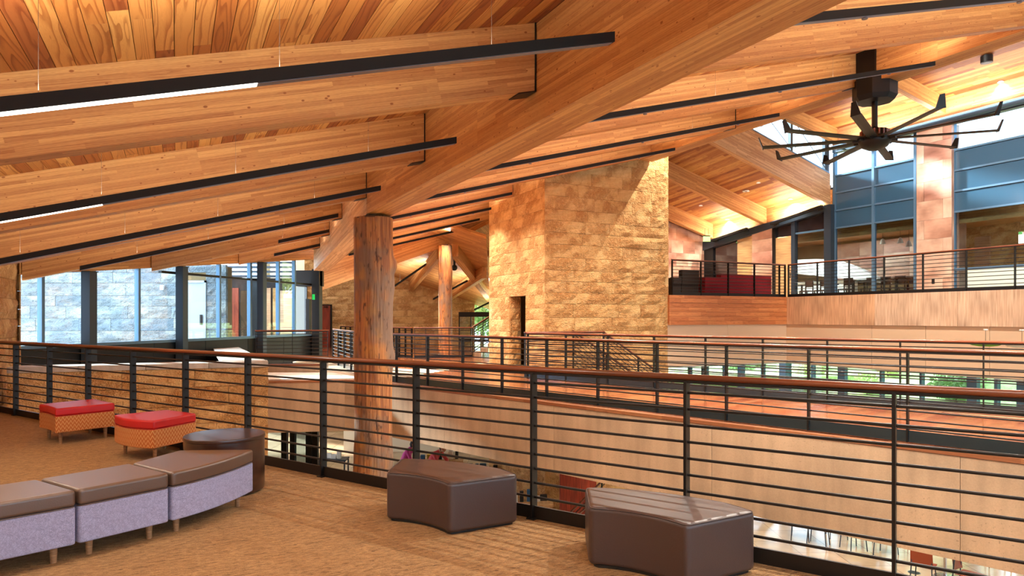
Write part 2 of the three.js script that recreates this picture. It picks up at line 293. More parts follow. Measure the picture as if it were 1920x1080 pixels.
// joists and girders
function beam(label, category, group, a, b, w, h, mat = M.glulam, name = 'glulam_joist', hb = h) { const o = thing(name, label, category, group); mesh('timber', beamGeo(a, b, w, h, [R() * 4, Math.floor(R() * 19) * 0.038], hb), mat, o); return o; }
const ORD = ['first', 'second', 'third', 'fourth', 'fifth', 'sixth', 'seventh', 'eighth'];
const JU = [2.67, 6.11, 9.55, 12.99, 16.43, 18.97, 21.5, 24.0], JW = 0.2;
const girV = (u) => u < 13 ? 3.28 : 3.28 + 0.082 * (u - 13);
JU.forEach((u, i) => {
  const uc = u + JW / 2, va = eaveV(uc) + (u > 15.75 ? 0.3 : 0), vb = girV(uc) - 0.005;
  if (vb - va > 0.6) {
    const o = beam(u < 2.7 ? 'glulam roof joist above the bench, before the lit linear light' : 'orange glulam joist below the main girder, ' + ORD[i - 1] + ' one beyond the brightly lit linear light', 'beam', u < 2.7 ? null : 'joists below the main girder', W(uc, va, joistBase(uc, va)), W(uc, vb, joistBase(uc, vb)), JW, roofY(uc, va) - joistBase(uc, va), M.glulam, 'glulam_joist', 0.69);
    mesh('hanger_seat', beamGeo(W(uc, vb - 0.2, joistBase(uc, vb - 0.2) - 0.012), W(uc, vb, joistBase(uc, vb) - 0.012), JW + 0.03, 0.012), M.steel, o);
    mesh('hanger_plate', beamGeo(W(uc, vb - 0.012, joistBase(uc, vb) - 0.01), W(uc, vb, joistBase(uc, vb) - 0.01), JW + 0.03, 0.70), M.steel, o); settle(o);
  }
  const v0 = girV(uc) + 0.485, v1 = u > 16.5 ? 9.35 + (u > 20.9 ? 3.3 : 0) : 12.695;
  const o2 = beam('glulam joist between main girder and ridge, ' + (i < 6 ? ORD[5 - i] + ' one on the fan side of the tower' : ORD[i - 6] + ' one behind the tower'), 'beam', 'joists between main girder and ridge', W(uc, v0, joistBase(uc, v0)), W(uc, v1, joistBase(uc, v1)), JW, 0.70);
  if (u < 16) { mesh('hanger_plate', beamGeo(W(uc, v1 - 0.012, joistBase(uc, v1) - 0.01), W(uc, v1, joistBase(uc, v1) - 0.01), JW + 0.03, 0.70), M.steel, o2); mesh('hanger_seat', beamGeo(W(uc, v1 - 0.2, joistBase(uc, v1 - 0.2) - 0.012), W(uc, v1, joistBase(uc, v1) - 0.012), JW + 0.03, 0.012), M.steel, o2); }
  settle(o2);
});
settle(beam('massive glulam main girder crossing the ceiling to the big log column', 'beam', null, W(-5.5, 3.52, 3.48), W(12.95, 3.52, 3.48), 0.48, 1.0, M.glulam, 'glulam_girder'));
settle(beam('glulam girder running from the big log column down to the glazed wall', 'beam', null, W(12.96, 3.52, 3.48), W(23.4, girV(23.4) + 0.24, 3.06), 0.48, 1.0, M.glulamPale, 'glulam_girder'));
settle(beam('glulam ridge girder behind the ceiling fan, bearing on the stone tower', 'beam', null, W(-5.5, 12.93, 6.29), W(16.97, 12.93, 6.29), 0.46, 0.72, M.glulam, 'glulam_girder'));

// ---------------------------------------------------------------- linear lights
function linearLight(u, v0, v1, lit, label, group, drop = 0.72, lensMat = M.lensOn, down = DOWNLIGHT, upward = v0 < 3 ? UPLIGHT * 0.72 : UPLIGHT) {
  const o = thing('linear_light', label, 'light', group), y = (v) => roofY(u, v) - drop, h = 0.085, w = 0.085;
  const hs = mesh('housing', beamGeo(W(u, v0, y(v0) - h), W(u, v1, y(v1) - h), w, h - 0.006), M.fixture, o);
  const lens = (a, b, m) => mesh('lens', beamGeo(W(u, a, y(a) - h - 0.004), W(u, b, y(b) - h - 0.004), w - 0.022, 0.006), m, hs);
  if (lit) { lens(lit[0], lit[1], lensMat); if (v1 - lit[1] > 0.1) lens(lit[1], v1 - 0.02, M.lensOff); if (lit[0] - v0 > 0.1) lens(v0 + 0.02, lit[0], M.lensOff); const m = (lit[0] + lit[1]) / 2, p = W(u, m, y(m) - h - 0.012); areaLight(o, p, p.clone().add(V3(0.236, -1, -0.116)), lit[1] - lit[0], 0.06, down); }
  else lens(v0 + 0.02, v1 - 0.02, M.lensOff);
  for (const v of [-1.9, -0.66, 0.57, 2.0, 4.85, 7.25, 9.8, 12.1]) if (v > v0 + 0.05 && v < v1 - 0.05) rod('cable', W(u, v, y(v) - 0.01), W(u, v, roofY(u, v)), 0.0011, M.cable, o);
  if (v1 - v0 < 3) for (const v of [v0 + 0.1, v1 - 0.1]) rod('cable', W(u, v, y(v) - 0.01), W(u, v, roofY(u, v)), 0.0011, M.cable, o);
  const m = (v0 + v1) / 2, L = (v1 - v0) / CB * 0 + Math.hypot(v1 - v0, 0.264 * (v1 - v0)), p = W(u, m, y(m) + 0.012), n = V3(-0.264 * CB, 1, 0.264 * CA);
  const l = areaLight(o, p, p.clone().add(n), 0.06, L - 0.1, upward);
  const along = W(0, 1, 0.264).normalize(), nn = n.clone().normalize(), x = V3(0, 0, 0).crossVectors(along, nn.clone().negate()); l.quaternion.setFromRotationMatrix(new THREE.Matrix4().makeBasis(x, along, nn.clone().negate()));
  if (lit) { const k = o.children.find((c) => c.isRectAreaLight); k.width = 0.06; k.height = lit[1] - lit[0]; const x2 = V3(0, 0, 0).crossVectors(along, nn); k.quaternion.setFromRotationMatrix(new THREE.Matrix4().makeBasis(x2, along, nn)); }
  return settle(o);
}
for (const u of [0.95, -2.49]) { linearLight(u, -2.6, 3.02, [-2.58, 3.0], 'lit linear light over the carpet beside the back windows', 'lit linear lights over the carpet'); linearLight(u, 4.7, 12.4, [4.75, 12.35], 'lit linear light between girder and ridge beside the back windows', 'lit linear lights under the ridge'); }
const lowGrp = 'unlit linear lights below the main girder', upGrp = 'linear lights between girder and ridge';
linearLight(4.39, -2.6, 3.02, [-2.58, 0.44], 'long black linear light with bright lit tube nearest the bench', null);
linearLight(7.83, -2.6, 3.08, [-2.58, -0.65], 'black linear light with short lit tube one bay beyond the brightest one', null);
linearLight(11.27, -2.6, 3.08, null, 'long unlit black linear light in the second bay beyond the brightest light', lowGrp);
linearLight(14.7, pxU(150, 14.7), 3.1, null, 'long unlit black linear light hung nearest the glazed wall below the main girder', lowGrp);
linearLight(17.7, pxU(522, 17.7), 3.5, null, 'short unlit linear light beside the girder end, on the log column side', 'short linear lights near the glazed wall');
linearLight(20.25, pxU(514, 20.25), 3.75, null, 'short unlit linear light beside the girder end, on the portal side', 'short linear lights near the glazed wall');
let li = 0; for (const [u, v1] of [[4.39, 12.4], [7.83, 12.47], [11.27, 12.3], [14.7, 12.15], [17.7, 8.7], [20.25, 9.2], [22.8, 9.9], [25.2, 10.2]])
  {
    const o = linearLight(u, girV(u) + 1.43, v1, null, 'black linear light between main girder and ridge, ' + ORD[li++] + ' row counted toward the far hall', upGrp);
    for (const k of [0.16, 0.5, 0.84]) { const v = lerp(girV(u) + 1.43, v1, k), p = W(u, v, roofY(u, v) - 0.72 - 0.1).sub(o.position); mesh('spot_lens', new THREE.CylinderGeometry(0.028, 0.028, 0.012, 16).translate(p.x, p.y, p.z), M.lensOff, o); const l = new THREE.SpotLight(LAMP, u > 14 ? 15 : 44, 0, 1.2, 1, 2); l.position.copy(p).add(V3(0, -0.03, 0)); l.target.position.copy(p).add(V3(0.001, -3, 0)); o.add(l, l.target); }
  }

// ---------------------------------------------------------------- stone
function stoneBlock(w, h, t, r, amp) {                   // front face in +z, split rough; origin at lower left of the face
  const nx = 5, ny = 3, P = [], U = [], I = [], ou = r() * 1.5, ov = r() * 1.5, base = (r() - 0.35) * amp;
  for (let j = 0; j <= ny; j++) for (let i = 0; i <= nx; i++) { const e = i === 0 || j === 0 || i === nx || j === ny; P.push(w * i / nx, h * j / ny, e ? base * 0.3 - 0.008 : base + (r() - 0.4) * amp * 1.6); U.push(w * i / nx + ou, h * j / ny + ov); }
  for (let j = 0; j < ny; j++) for (let i = 0; i < nx; i++) { const a = j * (nx + 1) + i, b = a + 1, c = a + nx + 1, d = c + 1; I.push(a, b, d, a, d, c); }
  const k = P.length / 3, q = [[0, 0], [w, 0], [w, h], [0, h]]; const e = base * 0.3 - 0.008;
  for (let s = 0; s < 4; s++) { const [ax, ay] = q[s], [bx, by] = q[(s + 1) % 4], n = P.length / 3; P.push(ax, ay, e, bx, by, e, bx, by, -t, ax, ay, -t); U.push(ax + ou, ay + ov, bx + ou, by + ov, bx + ou + t, by + ov, ax + ou, ay + ov + t); I.push(n, n + 3, n + 2, n, n + 2, n + 1); }
  const g = new THREE.BufferGeometry(); g.setAttribute('position', new THREE.Float32BufferAttribute(P, 3)); g.setAttribute('uv', new THREE.Float32BufferAttribute(U, 2)); g.setIndex(I); const n = g.toNonIndexed(); n.computeVertexNormals(); return n;
}
// courses of split blocks on a face: from o along unit dir, wide L, from y0 to y1(s); n: outward; skip(s0,s1,ya,yb) leaves an opening
function stoneFace(parent, o, dir, n, L, y0, y1, { course = 0.36, pal = 'stone', amp = 0.035, t = 0.14, seed = 1, opening, lo = 0.7, hi = 1.7 } = {}) {
  const r = rng(seed), m = new THREE.Matrix4().makeBasis(dir, UP, n), top = typeof y1 === 'function' ? y1 : () => y1;
  for (let y = y0, k = 0; y < Math.max(top(0), top(L)) - 0.02; k++) {
    const ch = course * (0.88 + r() * 0.24); let s = 0;
    while (s < L - 0.01) {
      let w = lo + r() * (hi - lo); if (L - s - w < 0.35) w = L - s; let h = Math.min(ch, top(s + w / 2) - y), s0 = s, w0 = w;
      if (opening && y < opening[3] - 0.05 && y + h > opening[2] + 0.05) {
        if (s0 >= opening[0] - 0.02 && s0 < opening[1]) { s = opening[1]; continue; }
        if (s0 < opening[0] && s0 + w0 > opening[0]) { w0 = opening[0] - s0; w = opening[0] - s; }
      }
      if (h > 0.04 && w0 > 0.05) { const g = stoneBlock(w0 - 0.008, h - 0.008, t, r, amp); g.applyMatrix4(m); g.translate(o.x + dir.x * s0, o.y + y, o.z + dir.z * s0); mesh('stone_block', g, M[pal + Math.floor(r() * 5)], parent); } else r();
      s += w;
    }
    y += ch;
  }
}
const dirU = W(1, 0, 0), dirV = W(0, 1, 0), negU = dirU.clone().negate(), negV = dirV.clone().negate();
// tower: u 17..20.9, v 9.41..13.83
{
  const o = struct('wall_tower', 'tall square stone tower of split limestone blocks with a narrow doorway', 'tower');
  const U0 = 17, U1 = 20.87, V0 = 9.41, V1 = 13.83, d0 = pxV(985, V0), d1 = pxV(955, V0), T = 7.4;
  stoneFace(o, W(U0, V0, 0), dirV, negU, V1 - V0, -0.72, (s) => 7.0, { seed: 11, amp: 0.032 });
  stoneFace(o, W(U1, V0, 0), negU, negV, U1 - U0, -0.36, (s) => roofY(U1 - s, V0) - 0.02, { seed: 12, opening: [U1 - d1, U1 - d0, -0.4, 2.16], amp: 0.022 });
  stoneFace(o, W(U0, V1, 0), dirU, dirV, 2.2, -0.36, 8.6, { seed: 13 });
  const VC = V0 + 3.2, core = [uvBox(U0 + 0.13, d0 + 0.02, V0 + 0.13, V1 - 0.13, -4.4, T), uvBox(d1 - 0.02, U1 - 0.02, V0 + 0.13, V0 + 0.4, -4.4, T), uvBox(d0, d1, V0 + 0.13, V0 + 0.4, 2.16, T), uvBox(d0, d1, V0 + 0.05, V0 + 0.4, -4.4, -0.02),
    uvBox(d0, U1 - 0.02, VC, V1 - 0.13, -4.4, T), uvBox(U1 - 0.2, U1 - 0.02, V0 + 0.4, VC, -4.4, T), uvBox(d0, U1 - 0.2, V0 + 0.4, VC, 2.6, T), uvBox(d0, U1 - 0.2, V0 + 0.4, VC, -4.4, -0.02)];
  mesh('core', merge(core), M.mortar, o);
  const jr = rng(9); for (let y = 0; y < 2.1; y += 0.36) { const g = stoneBlock(0.36, 0.352, 0.1, jr, 0.03); g.applyMatrix4(new THREE.Matrix4().makeBasis(dirV, UP, negU)); const p = W(d1 - 0.03, V0 + 0.02, y); g.translate(p.x, p.y, p.z); mesh('jamb_block', g, M['stone' + Math.floor(jr() * 5)], o); }
  stoneFace(o, W(U0 - 0.02, V0, 0), dirV, negU, 4.4, -4.4, -0.75, { seed: 14, lo: 1.1, hi: 2.0 });
  stoneFace(o, W(U1, V0, 0), negU, negV, U1 - U0, -4.4, -0.8, { seed: 15, lo: 1.2, hi: 2.2 });
}

// ---------------------------------------------------------------- lounge floor, ground floor, bridge
const railP = (t) => [-1.78 + 0.8228 * t, 6.44 - 0.5684 * t], SP = 1.18;
const back = (u, v) => { const p = W(u, v, 0); return [p.x, -p.z]; };
{
  const o = struct('floor', 'brown striped carpet of the upper lounge', 'floor'), e = (t) => { const [x, d] = railP(t); return [x + 0.035, d + 0.05]; };
  mesh('carpet', slabGeo([e(-8.6), e(13), back(-5.6, 7.9), back(-5.6, -2.9)], -0.03, 0, [CB, CA]), M.carpet, o);
  mesh('slab', slabGeo([e(-8.6), e(13), back(-5.6, 7.9), back(-5.6, -2.9)], -0.6, -0.03), M.concrete, o);
}
mesh('paving', slabGeo([back(-6, -4), back(-6, 26), back(27, 26), [2, 37], [-14, 37], [-14, 12]], -4.6, -4.4), M.tile, struct('floor', 'pale stone tiled ground floor of the atrium', 'floor'));
const r2 = (t) => [1.79 + 0.7 * t, 11.25 - 0.714 * t], r3 = (t) => [2.14 + 0.757 * t, 15.24 - 0.654 * t];
{
  const o = struct('floor', 'glossy red wood floor of the bridge across the atrium', 'floor');
  const main = [r2(11), r2(-7.55), back(15.3, 7.85), r3(-2.3), r3(12)];
  mesh('slab', slabGeo([r2(11), r2(-7.55), [-3.2, 17.4], back(15.3, 7.85), r3(-2.3), r3(12)], -0.6, -0.02), M.concrete, o);
  mesh('slab', slabGeo([r2(-7.45), [-4.07, 16.7], [-5.86, 16.4], [-8.9, 16.4], [-7.0, 24.1], [-10.5, 35], [-2, 35], [-0.2, 26], back(20.8, 9.5), back(17, 9.5), back(17, 10.26), back(15.3, 10.26), back(15.3, 7.85)], -0.6, -0.02), M.concrete, o);
  const a = [0.714, 0.70], r = rng(21), off = r2(0);
  for (let t = -10.2, k = 0; t < 9; t += 0.135, k++) {
    const p = [off[0] + 0.7 * t + 0.06 * a[0], off[1] - 0.714 * t + 0.06 * a[1]]; let s = 0, end;
    if (t > -2.35) { const q = r3(t); end = 3.02 + (t + 2) * 0.03; } else { const [u, v] = toUV(p[0], p[1]); end = Math.min(9, (9.36 - v) / 0.95); if (u + 0.3 > 20.8) end = 8.5; if (t < -7.5) { s = 1.2 + (-7.5 - t) * 2.1; } }
    if (t > -2.35 && t < -0.2) end = 3.0;
    while (s < end - 0.05) {
      let n = Math.min(end, s + 1.1 + r() * 1.4); const w = 0.133, P = (ss, tt) => [p[0] + a[0] * ss + 0.7 * tt, p[1] + a[1] * ss - 0.714 * tt];
      mesh('floorboard', plan([P(s, 0), P(n - 0.003, 0), P(n - 0.003, w), P(s, w)], -0.02, (r() - 0.5) * 0.0012, [r() * 2, r() * 0.5]), M['board' + Math.floor(r() * 4)], o); s = n;
    }
  }
  mesh('landing_boards', plan([back(15.35, 7.9), back(15.35, 10.22), back(16.97, 10.22), back(16.97, 9.0)], -0.02, 0), M.board1, o);
  mesh('hall_boards', slabGeo([[-7, 24], [-10.4, 34.9], [-2, 34.9], [-0.3, 26], back(21, 9.4), [-3, 20]], -0.02, -0.001, a), M.board0, o);
}
{ // concrete edge of the bridge with a wood nosing
  const o = struct('trim_1', 'concrete edge beam of the bridge with a wood nosing strip', 'wall');
  const line = (A, B, n, label) => { for (let i = 0; i < n; i++) { const p = (k) => D(lerp(A[0], B[0], k), -1.26, lerp(A[1], B[1], k)); mesh('concrete_panel', beamGeo(p(i / n + 0.00015), p((i + 1) / n - 0.00015), 0.24, 1.18, [i * 2.4, 0]), M.concrete, o); } mesh('nosing', beamGeo(D(A[0], -0.08, A[1]), D(B[0], -0.08, B[1]), 0.25, 0.06), M.nosing, o); };
  line(r2(-7.56), r2(11), 6); line(r2(-7.56), [-4.07, 16.72], 1); line([-4.07, 16.72], [-5.9, 16.42], 1); line([-5.9, 16.42], [-8.9, 16.4], 1);
  line(r3(-2.3), r3(12), 5);
}
// ---------------------------------------------------------------- railings
function railing(label, runs, { perBay = false, group, bars = 9, curb = true, curbH = 0.095, curbMat = M.steel, rail = M.handrail, name = 'railing', spindle } = {}) {
  const o = thing(name, label, 'railing', group);
  for (const pts of runs) {                              // pts: points [X, d, Y] of the posts of one straight run
    const P = pts.map(([x, d, y = 0]) => D(x, y, d)), A = P[0], B = P[P.length - 1], dir = B.clone().sub(A).normalize(), flat = V3(dir.x, 0, dir.z).normalize(), nn = V3(-flat.z, 0, flat.x);
    for (const p of P) { const c = (s, t, y) => p.clone().addScaledVector(flat, s * 0.009).addScaledVector(nn, t * 0.036).add(V3(0, y, 0)); const h = 1.085; mesh('post', hexa([c(-1, -1, 0), c(1, -1, 0), c(1, 1, 0), c(-1, 1, 0), c(-1, -1, h), c(1, -1, h), c(1, 1, h), c(-1, 1, h)]), M.steel, o); if (perBay) { const k = (a, b, y) => p.clone().addScaledVector(flat, a * 0.035).addScaledVector(nn, b * 0.05).add(V3(0, y, 0)); mesh('foot_plate', hexa([k(-1, -1, 0), k(1, -1, 0), k(1, 1, 0), k(-1, 1, 0), k(-1, -1, 0.01), k(1, -1, 0.01), k(1, 1, 0.01), k(-1, 1, 0.01)]), M.steel, o.children[o.children.length - 1]); } }
    const up = (p, y) => p.clone().add(V3(0, y, 0));
    rod('handrail', up(A, 1.112).addScaledVector(dir, -0.03), up(B, 1.112).addScaledVector(dir, 0.03), 0.021, rail, o);
    mesh('top_bar', beamGeo(up(A, 1.075), up(B, 1.075), 0.036, 0.016), M.steel, o);
    if (curb) mesh('curb', beamGeo(up(A, 0), up(B, 0), 0.016, curbH), curbMat, o);
    for (let k = 0; k < bars; k++) { const y = 1.012 - 0.1065 * k; if (perBay) for (let i = 0; i + 1 < P.length; i++) rod('bar', up(P[i], y), up(P[i + 1], y), 0.0095, M.steel, o); else rod('bar', up(A, y), up(B, y), 0.0095, M.steel, o); }
  }
  return settle(o);
}
const seq = (f, a, b, st) => { const q = []; for (let t = a; st > 0 ? t <= b + 1e-6 : t >= b - 1e-6; t += st) q.push(f(t)); return q; };
railing('black steel railing with brown wood handrail along the carpet edge, behind the ottomans', [seq((n) => railP((n - 6) * SP), -1, 17, 1)], { perBay: true });
railing('black steel railing along the near edge of the red wood bridge', [seq((n) => r2(n * SP), -6.4, 9.6, 1), seq((n) => [-3.5 - 0.385 * n * SP, 16.7 + 0.92 * n * SP], 0.15, 5.15, 1)], { curbH: 0.14, curbMat: M.curbSteel });
railing('black steel railing along the far edge of the bridge, before the stair', [seq((n) => r3(n * SP * 0.98), -2, 9, 1)], { curbH: 0.14, curbMat: M.curbSteel });
railing('steel guard beside the tower at the head of the descending stair', [[7.9, 9.08, 10.26].map((v) => back(15.3, v))]);
{ // stair down along the tower
  const slope = 0.62, y = (v) => -(v - 10.26) * slope, vs = [10.26, 11.4, 12.55, 13.7, 14.85, 16];
  for (const [u, label] of [[15.3, 'sloping steel stair railing descending on the bridge side of the tower stair'], [16.85, 'sloping steel stair railing descending close against the tower']]) railing(label, [vs.map((v) => [...back(u, v), y(v)])], { curb: false, name: 'stair_railing' });
  const o = thing('stair', 'steel and wood stair flight descending in front of the stone tower', 'stair');
  for (let i = 0; i < 22; i++) { const v = 10.3 + i * 0.28, yy = -0.174 * (i + 1); mesh('tread', uvBox(15.36, 16.8, v, v + 0.29, yy - 0.05, yy), M.board1, o); }
  for (const u of [15.33, 16.82]) mesh('stringer', hexa([W(u - 0.02, 10.26, -0.42), W(u - 0.02, 16.6, -4.3), W(u + 0.02, 16.6, -4.3), W(u + 0.02, 10.26, -0.42), W(u - 0.02, 10.26, -0.1), W(u - 0.02, 16.6, -3.98), W(u + 0.02, 16.6, -3.98), W(u + 0.02, 10.26, -0.1)]), M.steel, o);
  settle(o);
}
// ---------------------------------------------------------------- log columns
function logColumn(label, X, d, y0, y1, r, seed, mat) {
  const o = thing('log_column', label, 'column'), q = rng(seed), n = 40, P = [], U = [], I = [], S = Math.round((y1 - y0) / 0.12), bumps = []; for (let i = 0; i < 12; i++) bumps.push([q() * 6.28, y0 + q() * (y1 - y0), 0.02 + q() * 0.05, 0.25 + q() * 0.3]);
  bumps.push([0.0, y0 + (y1 - y0) * 0.885, 0.1, 0.22], [3.4, y0 + (y1 - y0) * 0.25, 0.06, 0.2]);
  for (let j = 0; j <= S; j++) for (let i = 0; i <= n; i++) {
    const a = i / n * 2 * Math.PI, y = lerp(y0, y1, j / S); let rr = r * (1.03 - 0.06 * j / S) * (1 + 0.03 * (N1.n(i / n * 8, y * 1.5, 8, 64) - 0.5) + 0.035 * Math.sin(a * 2 + y * 0.5) + 0.02 * (N2.n(i / n * 3 + 0, y * 0.7, 3, 64) - 0.5));
    for (const b of bumps) { let da = Math.abs(((a - b[0]) % 6.283 + 9.4247) % 6.283 - 3.1416) * r / b[3], dy = (y - b[1]) / b[3]; const w = Math.exp(-(da * da + dy * dy) * 3); rr += b[2] * w * (r / 0.37) * (r < 0.3 ? 0.35 : 1); }
    const crack = Math.abs(((a - 2.35 + 9.4247) % 6.283) - 3.1416); if (crack < 0.09 && y > 0.0) rr -= 0.035 * (1 - crack / 0.09);
    P.push(X + rr * Math.cos(a), y, -d + rr * Math.sin(a)); U.push(i / n, y);
  }
  for (let j = 0; j < S; j++) for (let i = 0; i < n; i++) { const a = j * (n + 1) + i, b = a + 1, c = a + n + 1, e = c + 1; I.push(a, c, b, b, c, e); }
  const g = new THREE.BufferGeometry(); g.setAttribute('position', new THREE.Float32BufferAttribute(P, 3)); g.setAttribute('uv', new THREE.Float32BufferAttribute(U, 2)); g.setIndex(I); g.computeVertexNormals();
  mesh('trunk', g, mat, o);
  const top = new THREE.CylinderGeometry(r * 0.95, r * 0.95, 0.02, 32); top.translate(X, y1 - 0.012, -d); mesh('cut_end', top, M.logHeart, o);
  const pl = new THREE.BoxGeometry(r * 0.9, 0.04, r * 0.7); pl.translate(X, y1 + 0.016, -d); mesh('bearing_plate', pl, M.steel, o);
  return settle(o);
}
logColumn('thick weathered log column standing in the atrium under the main girder', -2.69, 13.25, -4.4, 3.42, 0.37, 31, M.log);
logColumn('slender pale log column in the hall beside the tower', ray(835) * 27.6, 27.6, 0, 4.4, 0.265, 32, M.logPale);

// ---------------------------------------------------------------- glazed wall and stone at the left
const glassP = (s) => [-9.47 + 0.2656 * s, 15 + s], glassS = (x) => { const r = ray(x); return (9.47 + r * 15) / (0.2656 - r) * -1 * -1; };
const gS = (x) => { const r = ray(x); return (-9.47 - r * 15) / (r - 0.2656); };       // distance along the glass where pixel column x meets it
const headY = (s) => 2.33 + (s + 1.54) * 0.114;
{
  const o = struct('window_1', 'tall glazed wall in dark steel frame looking onto a stone wall outside', 'window');
  const at = (x) => gS(x), bar = (name, x, w, y0, y1, dp, mat) => { const s = at(x), p = glassP(s), q = [0.2567, 0.9665]; mesh(name, plan([[p[0] - q[0] * w / 2 - q[1] * dp / 2, p[1] - q[1] * w / 2 + q[0] * dp / 2], [p[0] + q[0] * w / 2 - q[1] * dp / 2, p[1] + q[1] * w / 2 + q[0] * dp / 2], [p[0] + q[0] * w / 2 + q[1] * dp / 2, p[1] + q[1] * w / 2 - q[0] * dp / 2], [p[0] - q[0] * w / 2 + q[1] * dp / 2, p[1] - q[1] * w / 2 - q[0] * dp / 2]], y0, y1), mat, o); };
  const xs = [18, 77, 161, 258, 332, 410, 470, 487, 521, 551];
  for (const x of [77, 258, 410, 521, 551]) bar('mullion', x, 0.07, 0.9, headY(at(x)), 0.12, M.frameBlue);
  for (const x of [173, 468]) bar('mullion', x, 0.09, 0.9, headY(at(x)), 0.12, M.frameBlue);
  const run = (s0, s1, y0, y1, w, mat, name) => { const A = glassP(s0), B = glassP(s1); mesh(name, beamGeo(D(A[0], y0, A[1]), D(B[0], typeof y1 === 'function' ? y1(s1) - (y1(s0) - y0) : y0, B[1]), w, typeof y1 === 'function' ? y1(s0) - y0 : y1 - y0), mat, o); };
  const e = at(587);
  run(at(16), e, 0.86, 0.93, 0.14, M.frameBlue, 'sill'); run(at(300), e, 2.62, 2.68, 0.1, M.steel, 'transom');
  for (let i = 0; i + 1 < xs.length; i++) { const s0 = at(xs[i]) + 0.03, s1 = at(xs[i + 1]) - 0.03; if (s1 - s0 < 0.2) continue; const A = glassP(s0), B = glassP(s1); mesh('pane', hexa([D(A[0], 0.93, A[1]), D(B[0], 0.93, B[1]), D(B[0] + 0.012, 0.93, B[1]), D(A[0] + 0.012, 0.93, A[1]), D(A[0], headY(s0), A[1]), D(B[0], headY(s1), B[1]), D(B[0] + 0.012, headY(s1), B[1]), D(A[0] + 0.012, headY(s0), A[1])]), M.glass, o); }
  for (let i = 0; i < 6; i++) run(lerp(at(16), e, i / 6) + 0.01, lerp(at(16), e, (i + 1) / 6) - 0.01, 0.02, 0.86, 0.08, M.darkPanel, 'base_panel');
  const A = glassP(at(4)), B = glassP(e);
  const b = beam('glulam eave beam along the top of the glazed wall', 'beam', null, D(A[0], headY(at(4)), A[1]), D(B[0], headY(e), B[1]), 0.2, 0.42, M.glulam, 'eave_beam'); settle(b);
  // closing panel between eave beam and deck
  const q = hexa([D(A[0], headY(at(4)) + 0.3, A[1]), D(B[0], headY(e) + 0.3, B[1]), D(B[0] + 0.04, headY(e) + 0.3, B[1]), D(A[0] + 0.04, headY(at(4)) + 0.3, A[1]), D(A[0], headY(at(4)) + 1.3, A[1]), D(B[0], headY(e) + 1.3, B[1]), D(B[0] + 0.04, headY(e) + 1.3, B[1]), D(A[0] + 0.04, headY(at(4)) + 1.3, A[1])]);
  mesh('blocking', q, M.glulam, o);
  for (const x of [157, 332, 483]) { const c = thing('steel_column', 'blue grey steel column of the glazed wall', 'column', 'columns of the glazed wall'), s = at(x), p = glassP(s); mesh('shaft', plan([[p[0] + 0.04, p[1] - 0.16], [p[0] + 0.22, p[1] - 0.14], [p[0] + 0.26, p[1] + 0.06], [p[0] + 0.06, p[1] + 0.04]], 0, headY(s) - 0.02), M.steelBlue, c); mesh('base_plate', plan([[p[0] - 0.0, p[1] - 0.22], [p[0] + 0.28, p[1] - 0.2], [p[0] + 0.32, p[1] + 0.1], [p[0] + 0.02, p[1] + 0.1]], 0, 0.02), M.steel, c); mesh('cap_plate', plan([[p[0] + 0.02, p[1] - 0.18], [p[0] + 0.24, p[1] - 0.16], [p[0] + 0.28, p[1] + 0.08], [p[0] + 0.04, p[1] + 0.06]], headY(s) - 0.02, headY(s)), M.steel, c); settle(c); }
  const ec = thing('entry_portal', 'dark metal clad portal at the end of the glazed wall', 'portal'), p = glassP(e);
  mesh('post', xdBox(ray(586) * 24, ray(600) * 24, 23.9, 24.3, 0, yAt(505, 24)), M.darkPanel, ec); mesh('post', xdBox(ray(575) * 24.4, ray(581) * 24.4, 24.3, 24.6, 0, yAt(560, 24)), M.darkPanel, ec);
  mesh('lintel', xdBox(ray(553) * 24, ray(600) * 24, 24.0, 24.5, 2.6, 3.15), M.darkPanel, ec); mesh('door_glass', xdBox(ray(555) * 24.4, ray(575) * 24.4, 24.4, 24.42, 0, 2.6), M.glassTint, ec); settle(ec);
}
{ // stone wall behind the bench and its end pier
  const o = struct('wall_left', 'rough stone wall ending in a pier beside the glazed wall', 'wall');
  stoneFace(o, W(10, -2.8, 0), dirU, dirV, 6.4, -4.4, 3.1, { seed: 41, amp: 0.05, lo: 1.0, hi: 1.9 });
  stoneFace(o, W(16.4, -2.75, 0), negV, dirU, 0.7, -4.4, 3.1, { seed: 42, amp: 0.06, lo: 0.7, hi: 0.8 });
  mesh('core', uvBox(9.9, 16.3, -3.4, -2.9, -4.6, 3.0), M.mortar, o);
  mesh('low_wall', uvBox(-5.6, 9.9, -3.4, -2.85, -4.6, 3.0), M.plaster, o);
}
